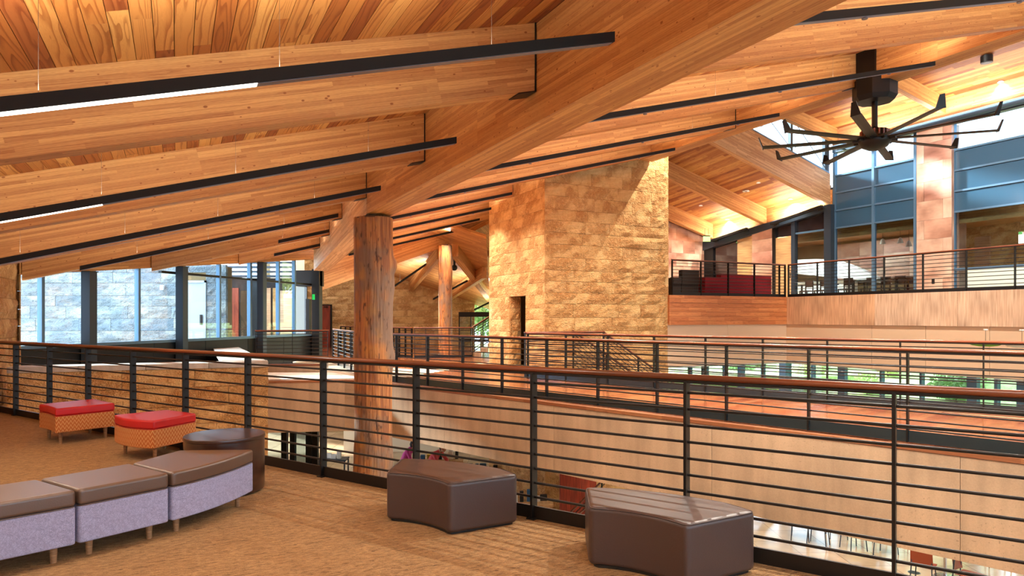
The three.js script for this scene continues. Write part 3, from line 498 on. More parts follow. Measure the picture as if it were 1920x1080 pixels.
{ // stone parapet round the opening below the lounge
  const o = struct('wall_parapet', 'low stone parapet with pale cap stones beyond the carpet railing', 'wall'), YC = 0.62;
  const A = G(13, 689, YC), B = G(503, 678, YC), C = G(436, 648.5, YC), Dd = G(60, 673, YC), L = Math.hypot(B[0] - A[0], B[1] - A[1]), dir = D(B[0] - A[0], 0, B[1] - A[1]).normalize(), n = V3(-dir.z, 0, dir.x); if (n.z < 0) n.negate();
  stoneFace(o, D(A[0], 0, A[1]), dir, n, L, -4.4, YC - 0.1, { seed: 51, amp: 0.03, t: 0.3, lo: 1.2, hi: 2.2 });
  const side = D(C[0] - B[0], 0, C[1] - B[1]).normalize(), sn = V3(side.z, 0, -side.x).multiplyScalar(-1), L2 = Math.hypot(C[0] - B[0], C[1] - B[1]); if (sn.x < 0) sn.negate();
  stoneFace(o, D(B[0], 0, B[1]), side, sn, L2, -4.4, YC - 0.1, { seed: 52, amp: 0.03, t: 0.25, lo: 0.9, hi: 1.4 });
  const off = (p, k) => [p[0] - n.x * k, p[1] + n.z * k], A2 = off(A, 0.5), B2 = off(B, 0.5), Bc = off(B, -0.03), Ac = off(A, -0.03);
  mesh('core', plan([off(A, 0.25), off(B, 0.25), off(B, 0.5), off(A, 0.5)], -4.4, YC - 0.1), M.mortar, o);
  const E = [B2[0] - 1.3, B2[1] - 0.55], split = 4; for (let i = 0; i < split; i++) { const m = (p, q, k) => [lerp(p[0], q[0], k), lerp(p[1], q[1], k)]; mesh('cap_stone', plan([m(Ac, Bc, i / split + 0.001), m(Ac, Bc, (i + 1) / split - 0.001), m(A2, B2, (i + 1) / split - 0.001), m(A2, B2, i / split + 0.001)], YC - 0.1, YC), M.capstone, o); }
  const C2 = G(397, 649.5, YC), Bi = G(416, 676, YC); mesh('cap_stone', plan([Bc, [C[0] + 0.1, C[1]], C2, Bi], YC - 0.095, YC + 0.004), M.capstone, o);
  const Cb = G(300, 668, YC), b0 = [Dd[0], Dd[1]], b1 = C2; const bd = D(b1[0] - b0[0], 0, b1[1] - b0[1]).normalize(), bn = V3(-bd.z, 0, bd.x); if (bn.z < 0) bn.negate(); const LB = Math.hypot(b1[0] - b0[0], b1[1] - b0[1]);
  stoneFace(o, D(b0[0], 0, b0[1]), bd, bn, LB, -4.4, YC - 0.08, { seed: 53, amp: 0.02, t: 0.2, lo: 1.2, hi: 2.4 });
  const o2 = (p, k) => [p[0] - bn.x * k, p[1] + bn.z * k]; for (let i = 0; i < 3; i++) { const m = (k, w) => o2([lerp(b0[0], b1[0], k), lerp(b0[1], b1[1], k)], w); mesh('cap_stone', plan([m(i / 3 + 0.001, -0.03), m((i + 1) / 3 - 0.001, -0.03), m((i + 1) / 3 - 0.001, 0.32), m(i / 3 + 0.001, 0.32)], YC - 0.08, YC), M.capstone, o); }
}
{ // outside the glazed wall
  const o = struct('wall_outside', 'grey stone wall outside the glazed wall with a pale steel door', 'wall'), dx = (x) => ray(x) * 21.5;
  stoneFace(o, D(-19, 0, 21.5), V3(1, 0, 0), V3(0, 0, 1), dx(424) + 19, -0.4, 3.16, { seed: 61, pal: 'stoneGrey', amp: 0.04, opening: [dx(342) + 19, dx(386) + 19, -0.5, yAt(527, 21.5)], lo: 1.0, hi: 2.2 });
  mesh('core', merge([xdBox(-19, dx(342), 21.55, 22, -0.6, 3.1), xdBox(dx(386), dx(423), 21.55, 22, -0.6, 3.1), xdBox(dx(342), dx(386), 21.55, 22, yAt(527, 21.5), 3.1)]), M.mortar, o);
  const dr = struct('door_1', 'pale grey steel door in the outside stone wall', 'door'); mesh('leaf', xdBox(dx(344), dx(384), 21.52, 21.58, -0.3, yAt(530, 21.5)), M.greyDoor, dr); mesh('frame', merge([xdBox(dx(341.5), dx(344), 21.45, 21.6, -0.3, yAt(526, 21.5)), xdBox(dx(384), dx(387), 21.45, 21.6, -0.3, yAt(526, 21.5)), xdBox(dx(341.5), dx(387), 21.45, 21.6, yAt(530, 21.5), yAt(526, 21.5))]), M.greyDoor, dr); mesh('pull_handle', xdBox(dx(376), dx(379), 21.44, 21.52, yAt(609, 21.5), yAt(590, 21.5)), M.steel, dr.children[0]);
  const wl = thing('wall_light', 'small white box light fixed to the outside stone wall', 'light'); mesh('body', new RoundedBoxGeometry(0.11, 0.16, 0.1, 2, 0.02).translate(dx(307), yAt(539, 21.4), -21.4), M.white, wl); mesh('mount', new THREE.BoxGeometry(0.08, 0.1, 0.04).translate(dx(307), yAt(539, 21.4), -21.46), M.chrome, wl); settle(wl);
  mesh('ground', slabGeo([[-22, 12], [-9.6, 13.2], [-7.1, 24.4], [-9, 34], [-22, 34]], -0.9, -0.45), M.paving, struct('floor', 'pale paving outside the glazed wall', 'paving'));
  const p2 = struct('wall_outside', 'dark metal clad wall with brown glass beyond the glazed wall', 'wall'); const dd = 26;
  mesh('cladding', xdBox(ray(424) * dd, ray(572) * dd, dd, dd + 0.3, -0.5, 3.0), M.darkPanel, p2);
  for (const [a, b, y0, y1, m] of [[432, 448, 540, 660, M.redDoor], [452, 470, 545, 660, M.darkGlass], [498, 508, 540, 660, M.ply], [512, 520, 540, 660, M.stone2], [526, 556, 545, 660, M.plyPale]]) mesh('panel', xdBox(ray(a) * dd, ray(b) * dd, dd - 0.04, dd, yAt(y1, dd), yAt(y0, dd)), m, p2);
  for (let i = 0; i < 6; i++) mesh('louvre', xdBox(ray(428) * dd, ray(560) * dd, dd - 0.3, dd + 0.1, 3.02 + i * 0.17, 3.09 + i * 0.17), M.steelBlue, p2);
  railing('thin steel guard before the dark base of the glazed wall', [[[-7.35, 19.6], [-6.4, 19.9], [-5.45, 20.2]]], { curb: false });
  const sg = thing('exit_sign', 'small green exit sign beside the dark portal', 'sign'); mesh('case', xdBox(ray(587) * 23.6, ray(591) * 23.6, 23.5, 23.56, yAt(562, 23.6), yAt(552, 23.6)), new THREE.MeshStandardMaterial({ name: 'exitGreen', color: '#1d9a46', emissive: '#17b34c', emissiveIntensity: 0.5 }), sg); mesh('bracket', xdBox(ray(588) * 23.6, ray(590) * 23.6, 23.5, 23.9, yAt(551.5, 23.6), yAt(550, 23.6)), M.steel, sg); settle(sg);
}
// low concrete wall with wood cap at the head of the ledge
{ const o = struct('wall_ledge', 'low concrete wall with a brown wood cap before the dark glazed base', 'wall'), d = 18.6; mesh('concrete_panel', xdBox(ray(500) * d, ray(602) * d, d, d + 0.2, -0.02, yAt(686, d)), M.concrete, o); mesh('cap', xdBox(ray(500) * d, ray(602) * d, d - 0.03, d + 0.23, yAt(686, d), yAt(683, d)), M.handrail, o); mesh('ledge_top', slabGeo([[-3.6, 16.75], [-4.07, 16.75], [-5.86, 16.45], [-8.8, 16.45], [-8.2, 18.6], [-4.9, 18.6]], -0.02, 0.004), M.capstone, o); }

// ---------------------------------------------------------------- mezzanine
const MF = 2.2, MV = 18.89, MU = 16.93, WV = 23.4;
{
  const o = struct('floor', 'mezzanine floor slab beside the stone tower', 'floor');
  mesh('slab', uvBox(MU + 0.1, 26.2, 13.85, 28.6, 1.24, MF), M.concrete, o); mesh('slab', uvBox(-5.6, MU + 0.1, MV + 0.1, 28.6, 1.24, MF), M.concrete, o);
  const f = struct('trim_2', 'wood and plywood fascia along the mezzanine edge with tan panels below', 'wall');
  for (let i = 0; i < 4; i++) mesh('fascia_board', uvBox(MU, MU + 0.1, 13.8, MV, 1.26 + i * 0.235, 1.26 + (i + 1) * 0.235 - 0.002, [i * 0.9, i * 0.31]), M.fascia, f);
  const us = [MU, pxV(1640, MV), pxV(1795, MV), pxV(1990, MV), 2, -5.6];
  for (let i = 0; i + 1 < us.length; i++) mesh('plywood_panel', uvBox(us[i + 1] + 0.004, us[i] - 0.004, MV, MV + 0.1, 1.26, MF, [i * 1.3, 0]), i ? M.plyPale : M.ply, f);
  const vs = [13.78, pxU(1367, MU), MV]; for (let i = 0; i + 1 < vs.length; i++) mesh('tan_panel', uvBox(MU + 0.06, MU + 0.2, vs[i] + 0.004, vs[i + 1] + (i ? 0.05 : -0.004), -0.04, 1.3), M.tanPanel, f);
  const ut = [MU, pxV(1632, MV), pxV(1733, MV), pxV(1853, MV), pxV(2010, MV), 3, -1, -5.6]; for (let i = 0; i + 1 < ut.length; i++) mesh('tan_panel', uvBox(ut[i + 1] + 0.006, ut[i] + (i ? -0.006 : 0.2), MV + 0.06, MV + 0.2, -0.04, 1.3), M.tanPanel, f);
  const q = []; for (let v = 13.95; v < MV - 0.2; v += 1.16) q.push([...back(MU + 0.05, v), MF]); q.push([...back(MU + 0.05, MV - 0.03), MF]);
  const q2 = []; for (let u = MU - 0.03; u > -5; u -= SP) q2.push([...back(u, MV + 0.05), MF]);
  railing('black steel railing along the mezzanine edge', [q, q2]);
  // glazing under the mezzanine
  const w = struct('window_2', 'band of tall windows below the mezzanine looking onto greenery', 'window'), GV = MV + 0.65, GU = MU + 0.65;
  const R2 = (x) => pxV(x, GV), L2 = (x) => pxU(x, GU);
  for (const [x, wd] of [[1294, 0.07], [1322, 0.2], [1359, 0.07], [1390, 0.2], [1431, 0.07]]) mesh('mullion', uvBox(GU - 0.08, GU + 0.08, L2(x) - wd / 2, L2(x) + wd / 2, -4.4, -0.02), M.frameBlue, w);
  mesh('corner_post', uvBox(GU - 0.15, GU + 0.15, GV - 0.15, GV + 0.15, -4.4, -0.02), M.frameBlue, w);
  for (const [x, wd] of [[1476, 0.07], [1525, 0.07], [1580, 0.26], [1654, 0.07], [1729, 0.07], [1825, 0.26], [1870, 0.08], [1917, 0.2]]) mesh('mullion', uvBox(R2(x) - wd / 2, R2(x) + wd / 2, GV - 0.08, GV + 0.08, -4.4, -0.02), M.frameBlue, w);
  for (let u = 4; u > -5; u -= 1.8) mesh('mullion', uvBox(u, u + 0.1, GV - 0.08, GV + 0.08, -4.4, -0.02), M.frameBlue, w);
  for (let i = 0, xs = [1262, 1294, 1322, 1359, 1390, 1431, 1458]; i + 1 < xs.length; i++) mesh('pane', uvBox(GU, GU + 0.012, L2(xs[i]) + 0.04, L2(xs[i + 1]) - 0.04, -4.3, -0.04), M.glass, w);
  for (let i = 0, xs = [1462, 1476, 1525, 1580, 1654, 1729, 1825, 1870, 1917, 2100]; i + 1 < xs.length; i++) mesh('pane', uvBox(R2(xs[i + 1]) + 0.04, R2(xs[i]) - 0.04, GV, GV + 0.012, -4.3, -0.04), M.glass, w);
  mesh('soffit', uvBox(MU + 0.2, GU + 0.2, 13.85, GV + 0.3, -0.1, -0.02), M.white, w); mesh('soffit', uvBox(-5.6, MU + 0.2, MV + 0.2, GV + 0.3, -0.1, -0.02), M.white, w);
  mesh('transom', uvBox(GU - 0.04, GU + 0.04, 13.85, GV, -1.9, -1.84), M.frameBlue, w); mesh('transom', uvBox(-5.6, GU, GV - 0.04, GV + 0.04, -1.9, -1.84), M.frameBlue, w);
}
{ // window wall of the mezzanine room, plane v = WV
  const w = struct('window_3', 'blue framed window wall of the mezzanine room', 'window'), T = [7.08, 6.4, 5.71, 5.02], TOP = 7.98;
  const bay = (u0, u1, mull, low) => {                     // u0 > u1
    const ms = [u0, ...mull, u1];
    for (const y of T) mesh('transom', uvBox(u1, u0, WV - 0.07, WV + 0.03, y - 0.03, y + 0.03), M.frameBlue, w);
    if (low) mesh('transom', uvBox(u1, u0, WV - 0.07, WV + 0.03, low - 0.04, low + 0.04), M.frameBlue, w);
    for (const u of ms) mesh('mullion', uvBox(u - 0.05, u + 0.05, WV - 0.08, WV + 0.06, MF, TOP), M.frameBlue, w);
    const ys = [TOP, ...T, low ?? MF, MF];
    for (let i = 0; i + 1 < ms.length; i++) for (let k = 0; k + 1 < ys.length; k++) { if (ys[k] - ys[k + 1] < 0.05) continue; const m = k === 0 || k === 4 ? M.glassTint : k === 5 ? M.frosted : M.spandrel; mesh('pane', uvBox(ms[i + 1] + 0.05, ms[i] - 0.05, WV - 0.01, WV + 0.005, ys[k + 1] + 0.03, ys[k] - 0.03), m, w); }
  };
  bay(pxV(1566, WV), pxV(1718, WV), [pxV(1639, WV)]); bay(pxV(1789, WV), 4.2, [pxV(1889, WV) - 1.6, 7]); bay(4.2, -5.5, [0.8, -2.4], 3.1);
  mesh('head', uvBox(-5.6, 18.6, WV - 0.16, WV + 0.1, TOP, TOP + 0.2), M.steelBlue, w); mesh('head_cap', uvBox(-5.6, 18.6, WV - 0.22, WV + 0.1, TOP + 0.2, TOP + 0.26), M.frameBlue, w);
  mesh('sill', uvBox(4.2, pxV(1789, WV), WV - 0.06, WV + 0.04, 3.06, 3.14), M.frameBlue, w); mesh('low_panel', uvBox(4.2, pxV(1815, WV), WV - 0.03, WV - 0.012, 2.24, 3.06), M.frosted, w);
  mesh('fascia_board', uvBox(-5.6, 18.7, WV - 0.02, WV + 0.12, TOP + 0.26, 8.96), M.glulamPale, w);
  const c = thing('steel_column', 'dark blue steel column at the edge of the mezzanine windows', 'column'); mesh('shaft', uvBox(pxV(1561, WV - 0.2), pxV(1548, WV - 0.2), WV - 0.3, WV - 0.1, MF, 5.95), M.steelBlue, c); mesh('base_plate', uvBox(pxV(1561, WV - 0.2) - 0.06, pxV(1548, WV - 0.2) + 0.06, WV - 0.34, WV - 0.06, MF, MF + 0.02), M.steel, c); settle(c);
  // copper clad pier
  const k = thing('copper_pier', 'copper clad pier with offset panels between the mezzanine windows', 'pier'), r = rng(71), a = pxV(1719, WV - 0.2), b = pxV(1785, WV - 0.2); let y = MF, row = 0;
  while (y < 7.9) { const h = Math.min(0.66, 7.95 - y), cut = row % 2 ? lerp(a, b, 0.22) : lerp(a, b, 0.76); for (const [p, q] of [[a, cut], [cut, b]]) mesh('copper_panel', uvBox(q + 0.004, p - 0.004, WV - 0.22, WV - 0.19 + r() * 0.01, y + 0.003, y + h - 0.003, [r() * 2, r() * 2]), M['copper' + Math.floor(r() * 4)], k); y += h; row++; }
  mesh('core', uvBox(b + 0.01, a - 0.01, WV - 0.19, WV + 0.2, MF, 7.95), M.copper1, k); mesh('outlet', uvBox(lerp(a, b, 0.53), lerp(a, b, 0.45), WV - 0.235, WV - 0.21, yAt(532, 23.2), yAt(523, 23.2)), M.black, k); settle(k);
}
{ // the lower wall left of the windows
  const w = struct('wall_right', 'mezzanine wall of oak panels, copper and dark glass under a dark steel head', 'wall'), hy = (u) => 5.97 - 0.108 * (u - 18.8), X = (x) => pxV(x, WV);
  const seg = (name, x0, x1, y0, y1, dv, mat) => mesh(name, hexa([W(X(x1), WV - dv, y0), W(X(x0), WV - dv, y0), W(X(x0), WV + 0.05, y0), W(X(x1), WV + 0.05, y0), W(X(x1), WV - dv, y1 ?? hy(X(x1)) - 0.2), W(X(x0), WV - dv, y1 ?? hy(X(x0)) - 0.2), W(X(x0), WV + 0.05, y1 ?? hy(X(x0)) - 0.2), W(X(x1), WV + 0.05, y1 ?? hy(X(x1)) - 0.2)]), mat, w);
  mesh('steel_head', hexa([W(18.7, WV - 0.2, hy(18.7) - 0.22), W(26.1, WV - 0.2, hy(26.1) - 0.42), W(26.1, WV + 0.05, hy(26.1) - 0.42), W(18.7, WV + 0.05, hy(18.7) - 0.22), W(18.7, WV - 0.2, hy(18.7)), W(26.1, WV - 0.2, hy(26.1)), W(26.1, WV + 0.05, hy(26.1)), W(18.7, WV + 0.05, hy(18.7))]), M.steelBlue, w);
  mesh('fascia_board', hexa([W(18.7, WV - 0.02, hy(18.7)), W(26.1, WV - 0.02, hy(26.1)), W(26.1, WV + 0.1, hy(26.1)), W(18.7, WV + 0.1, hy(18.7)), W(18.7, WV - 0.02, 6.58), W(26.1, WV - 0.02, 6.0), W(26.1, WV + 0.1, 6.0), W(18.7, WV + 0.1, 6.58)]), M.glulam, w);
  seg('jamb', 1318, 1340, MF, null, 0.1, M.darkPanel); seg('dark_glass', 1340, 1384, MF, null, 0.02, M.darkGlass); seg('oak_panel', 1384, 1415, MF, null, 0.05, M.oak);
  for (let i = 0; i < 6; i++) seg('copper_panel', 1415, 1452, MF + i * 0.55, MF + i * 0.55 + 0.545, 0.16 + (i % 2) * 0.01, M['copper' + (i % 4)]);
  seg('jamb', 1452, 1456, MF, null, 0.14, M.steel); seg('dark_glass', 1456, 1493, 4.95, null, 0.02, M.darkGlass); seg('jamb', 1487, 1494, MF, null, 0.12, M.steelBlue);
  const dr = struct('door_2', 'oak door with dark lever handle on the mezzanine', 'door'); mesh('leaf', uvBox(X(1487), X(1456), WV - 0.05, WV, MF, 4.93), M.oak, dr); mesh('handle', uvBox(X(1486) + 0.05, X(1484), WV - 0.1, WV - 0.05, MF + 0.95, MF + 1.2), M.steel, dr.children[0]);
  seg('transom', 1494, 1548, 4.98, 5.05, 0.08, M.frameBlue); seg('pane', 1494, 1548, 5.06, null, 0.01, M.darkGlass); seg('pane', 1494, 1548, MF, 4.97, 0.005, M.glassTint);
  // copper end wall
  const e = struct('wall_end', 'copper panelled end wall of the mezzanine beside the tower', 'wall'), r = rng(81); for (let i = 0; i < 7; i++) for (let j = 0; j < 7; j++) { const v = 18.4 + j * 0.72 + (i % 2) * 0.3, v1 = Math.min(v + 0.715, 23.38); if (v1 - v > 0.1) mesh('copper_panel', uvBox(25.95, 25.98 + r() * 0.01, v, v1, MF + i * 0.6, MF + i * 0.6 + 0.595, [r(), r()]), M['copper' + Math.floor(r() * 4)], e); }
  mesh('core', uvBox(26, 26.3, 13.8, 28.6, 1.7, 9), M.copper1, e);
}
{ // mezzanine room behind the glass
  const o = struct('wall_room', 'stone and copper walls of the room behind the mezzanine windows', 'wall'), BV = 28.4;
  stoneFace(o, W(17.4, BV, 0), negU, negV, 17, MF, 5.1, { seed: 91, amp: 0.04, lo: 0.9, hi: 1.8, course: 0.42 });
  mesh('core', uvBox(-5.6, 26, BV + 0.1, BV + 0.4, 1.2, 6.6), M.mortar, o); mesh('ceiling_panel', uvBox(-5.6, 26, WV + 0.1, BV + 0.4, 5.08, 5.3), M.boards, o); mesh('roof', uvBox(-5.6, 26, WV + 0.15, BV + 0.4, 6.5, 6.7), M.slab, o); mesh('valance', uvBox(4.3, 25, WV + 0.3, WV + 0.4, 4.66, 5.08), M.boards, o);
  for (let i = 0; i < 4; i++) for (let j = 0; j < 3; j++) mesh('copper_panel', uvBox(17.6 + i * 1.2, 18.79 + i * 1.2, BV - 0.1, BV - 0.06, MF + 0.9 + j * 0.62, MF + 1.51 + j * 0.62), M['copper' + ((i + j) % 4)], o);
  mesh('copper_panel', uvBox(pxV(1812, 27), pxV(1786, 27) + 1, 26.9, 27, MF, 5.08), M.copper2, o); mesh('oak_panel', uvBox(pxV(1858, 27.8), pxV(1830, 27.8), 27.7, 27.8, MF, 4.6), M.ply, o);
  const ct = thing('counter', 'white serving counter inside the mezzanine room', 'counter'); mesh('body', uvBox(20.6, 23.8, 26.6, 27.4, MF, MF + 0.92), M.white, ct); mesh('top', uvBox(20.5, 23.9, 26.5, 27.5, MF + 0.92, MF + 0.97), M.white, ct); settle(ct);
  const arch = thing('counter_hood', 'curved white hood over the counter in the mezzanine room', 'hood'); { const s = new THREE.Shape(); s.moveTo(0, 0); s.lineTo(5.2, -0.75); s.quadraticCurveTo(4.0, 0.0, 2.6, 0.42); s.quadraticCurveTo(1.2, 0.6, 0, 0.55); s.closePath(); const g = new THREE.ExtrudeGeometry(s, { depth: 0.3, bevelEnabled: false, curveSegments: 16 }); g.applyMatrix4(new THREE.Matrix4().makeBasis(negU, UP, negV)); const p = W(23.6, 26.6, MF + 1.45); g.translate(p.x, p.y, p.z); mesh('panel', g, M.white, arch); const g2 = rodGeo(W(23.2, 26.5, MF + 1.8), W(23.2, 26.5, 5.08), 0.02); mesh('hanger', g2, M.steel, arch); settle(arch); }
  const lp = thing('ceiling_panel_light', 'bright ceiling light panel over the counter in the mezzanine room', 'light'); mesh('panel', uvBox(19.6, 23.2, 24.2, 25.4, 5.03, 5.07), M.lensOn, lp); mesh('rim', uvBox(19.55, 23.25, 24.15, 25.45, 5.06, 5.08), M.white, lp); { const p = W(21.4, 24.8, 5.01); areaLight(lp, p, p.clone().add(V3(0, -1, 0.0001)), 2.6, 1.2, 34); } settle(lp);
  const lp2 = thing('ceiling_panel_light', 'ceiling light panel over the dark tables in the mezzanine room', 'light'); mesh('panel', uvBox(8, 12, 24.3, 24.9, 5.03, 5.07), M.lensOn, lp2); mesh('rim', uvBox(7.95, 12.05, 24.25, 24.95, 5.06, 5.08), M.white, lp2); { const p = W(10, 24.6, 5.01); areaLight(lp2, p, p.clone().add(V3(0, -1, 0.0001)), 2, 1, 34); } settle(lp2);
  for (const [x, y, v] of [[1688, 451, 25.4], [1704, 457, 25.0], [1655, 453, 26.4]]) { const u = pxV(x, v), d = depth(u, v), p = W(u, v, yAt(y, d)), l = thing('pendant_lamp', 'clear glass bell pendant lamp in the mezzanine room', 'lamp', 'glass pendants in the mezzanine room'); const g = new THREE.LatheGeometry([[0.03, 0.12], [0.06, 0.08], [0.075, 0], [0.11, -0.1], [0.115, -0.1], [0.085, 0.01], [0.065, 0.09]].map(([a, b]) => new THREE.Vector2(a, b)), 20); g.translate(p.x, p.y, p.z); mesh('shade', g, M.white, l); rod('cord', p.clone().add(V3(0, 0.12, 0)), V3(p.x, 5.08, p.z), 0.006, M.steel, l); settle(l); }
  // tables and chairs inside
  const table = (x, v, label) => { const u = pxV(x, v), t = thing('dining_table', label, 'table'); mesh('top', uvBox(u - 1.0, u + 1.0, v - 0.4, v + 0.4, MF + 0.72, MF + 0.76), M.walnut, t); for (const [a, b] of [[-0.9, -0.32], [0.9, -0.32], [-0.9, 0.32], [0.9, 0.32]]) mesh('leg', uvBox(u + a - 0.03, u + a + 0.03, v + b - 0.03, v + b + 0.03, MF, MF + 0.72), M.steel, t); settle(t); };
  table(1650, 24.4, 'long dark table just behind the mezzanine glass beside the copper pier'); table(1525, 25.6, 'dark table behind the mezzanine glass near the oak door');
  const chair = (x, v) => { const u = pxV(x, v), t = thing('side_chair', 'dark wooden chair inside the mezzanine room', 'chair', 'chairs inside the mezzanine room'); mesh('seat', uvBox(u - 0.21, u + 0.21, v - 0.2, v + 0.2, MF + 0.43, MF + 0.47), M.walnut, t); mesh('backrest', uvBox(u - 0.21, u + 0.21, v + 0.17, v + 0.2, MF + 0.62, MF + 0.92), M.walnut, t); for (const [a, b] of [[-0.19, -0.18], [0.19, -0.18]]) mesh('leg', uvBox(u + a - 0.018, u + a + 0.018, v + b - 0.018, v + b + 0.018, MF, MF + 0.43), M.steel, t); for (const a of [-0.19, 0.19]) mesh('leg', uvBox(u + a - 0.018, u + a + 0.018, v + 0.16, v + 0.2, MF, MF + 0.92), M.steel, t); settle(t); };
  for (const [x, v] of [[1585, 24.6], [1628, 25.2], [1655, 25.2], [1682, 25.2], [1540, 24.8], [1512, 24.8], [1700, 26.2]]) chair(x, v);
  const po = thing('poster', 'small colourful poster board above the mezzanine railing', 'poster'); { const u = pxV(1917, WV - 0.3); const t = tex(64, 64, (s, q) => { const f = N1.fbm(s * 8, q * 8, 8, 8, 3); return q > 0.6 ? [0.86, 0.93, 0.96] : s + f > 1 ? [0.85, 0.12, 0.2] : f > 0.5 ? [0.25, 0.6, 0.3] : [0.93, 0.9, 0.86]; }); const pm = new THREE.MeshStandardMaterial({ name: 'poster', map: t, roughness: 0.6 }); t.repeat.set(2.2, 1.4); mesh('sheet', uvBox(u - 0.5, u + 0.1, WV - 0.32, WV - 0.3, yAt(458, 21), yAt(436, 21)), pm, po); mesh('stand', uvBox(u - 0.2, u - 0.17, WV - 0.31, WV - 0.29, MF, yAt(436, 21)), M.steel, po); settle(po); }
}
{ // lounge seats on the mezzanine
  const u0 = 17.7, X = (x) => pxU(x, u0);
  const s = thing('sofa', 'long red fabric sofa with its back to the mezzanine railing', 'sofa'), a = X(1322), b = X(1446);
  mesh('base', uvBox(u0, u0 + 0.85, a + 0.05, b, MF + 0.06, MF + 0.42), M.sofaRed, s); mesh('backrest', uvBox(u0, u0 + 0.22, a + 0.7, b, MF + 0.42, MF + 0.78), M.sofaRed, s); mesh('end_seat', uvBox(u0, u0 + 0.5, a, a + 0.7, MF + 0.06, MF + 0.66), M.sofaRed, s); mesh('arm', uvBox(u0, u0 + 0.9, b - 0.2, b, MF + 0.42, MF + 0.66), M.sofaRed, s); for (const [p, q] of [[0.1, a + 0.2], [0.7, a + 0.2], [0.1, b - 0.2], [0.7, b - 0.2]]) mesh('leg', uvBox(u0 + p - 0.03, u0 + p + 0.03, q - 0.03, q + 0.03, MF, MF + 0.07), M.steel, s); settle(s);
  for (const [x0, x1, h, label] of [[1280, 1312, 0.86, 'taller dark brown armchair beside the red sofa'], [1264, 1279, 0.62, 'lower dark brown armchair next to the stone tower']]) { const c = thing('armchair', label, 'armchair'), p = X(x0), q = X(x1); mesh('base', uvBox(u0 + 0.05, u0 + 0.7, p, q, MF + 0.05, MF + 0.4), M.armchair, c); mesh('backrest', uvBox(u0 + 0.02, u0 + 0.2, p, q, MF + 0.4, MF + h), M.armchair, c); for (const v of [p, q - 0.12]) mesh('arm', uvBox(u0 + 0.2, u0 + 0.7, v, v + 0.12, MF + 0.4, MF + 0.6), M.armchair, c); for (const [e, f] of [[0.1, p + 0.05], [0.6, p + 0.05], [0.1, q - 0.05], [0.6, q - 0.05]]) mesh('leg', uvBox(u0 + e - 0.02, u0 + e + 0.02, f - 0.02, f + 0.02, MF, MF + 0.06), M.steel, c); settle(c); }
}
// ---------------------------------------------------------------- roofs beyond the ridge
function farDeck(name, label, yf, u0, u1, v0, v1, seed) {
  const o = struct(name, label, 'ceiling'), r = rng(seed), rest = {};
  for (let v = v0; v < v1; v += 0.133) { let u = u0 - r() * 2; while (u < u1) { const a = Math.max(u, u0), b = Math.min(u1, u + 2 + r() * 2.4), vb = v + 0.127; const g = hexa([W(a, v, yf(a, v)), W(b - 0.004, v, yf(b, v)), W(b - 0.004, vb, yf(b, vb)), W(a, vb, yf(a, vb)), W(a, v, yf(a, v) + 0.05), W(b - 0.004, v, yf(b, v) + 0.05), W(b - 0.004, vb, yf(b, vb) + 0.05), W(a, vb, yf(a, vb) + 0.05)], [r() * 2, r() * 0.5]); (rest[Math.floor(r() * 6)] ??= []).push(g); u = b; if (b >= u1) break; } }
  for (const k in rest) { const s = mesh('planking', merge(rest[k]), M['deck' + k], o); s.userData.kind = 'stuff'; s.userData.label = 'narrow fir roof planks'; }
  mesh('roof_panel', hexa([W(u0, v0, yf(u0, v0) + 0.06), W(u1, v0, yf(u1, v0) + 0.06), W(u1, v1, yf(u1, v1) + 0.06), W(u0, v1, yf(u0, v1) + 0.06), W(u0, v0, yf(u0, v0) + 0.25), W(u1, v0, yf(u1, v0) + 0.25), W(u1, v1, yf(u1, v1) + 0.25), W(u0, v1, yf(u0, v1) + 0.25)]), M.slab, o); return o;
}
const upY = (u, v) => 8.93 + 0.2 * (23.4 - v), loY = (u, v) => 6.29 - 0.082 * (u - 22) + 0.285 * (23.4 - v);
farDeck('ceiling', 'high plank ceiling falling from the ridge to the mezzanine windows', upY, -5.6, 18.9, 13.15, 23.6, 101);
farDeck('ceiling', 'lower plank ceiling over the mezzanine sofas', loY, 18.85, 27.2, 13.3, 23.5, 102);
for (const [u, w] of [[0.6, 'third one before the fan'], [5.2, 'second one before the fan'], [9.75, 'first one before the fan'], [14.34, 'just behind the fan'], [18.55, 'next to the clerestory']]) settle(beam('glulam rafter under the high ceiling, ' + w, 'beam', 'rafters of the high ceiling', W(u, 13.3, upY(u, 13.3) - 0.53), W(u, 23.36, upY(u, 23.36) - 0.53), 0.2, 0.54, M.glulam, 'glulam_rafter'));
for (const [u, w] of [[22.15, 'glulam rafter over the red sofa'], [25.5, 'glulam rafter ending at the green exit sign']]) settle(beam(w, 'beam', 'rafters over the mezzanine sofas', W(u, 13.4, loY(u, 13.4) - 0.69), W(u, 23.36, loY(u, 23.36) - 0.69), 0.22, 0.70, M.glulam, 'glulam_rafter'));
settle(beam('deep pale glulam beam stepping from the lower ceiling up to the clerestory', 'beam', null, W(18.85, 13.4, 5.94 + 0.297 * 10), W(18.85, 23.3, 5.97), 0.24, 1.22, M.glulamPale, 'glulam_beam'));
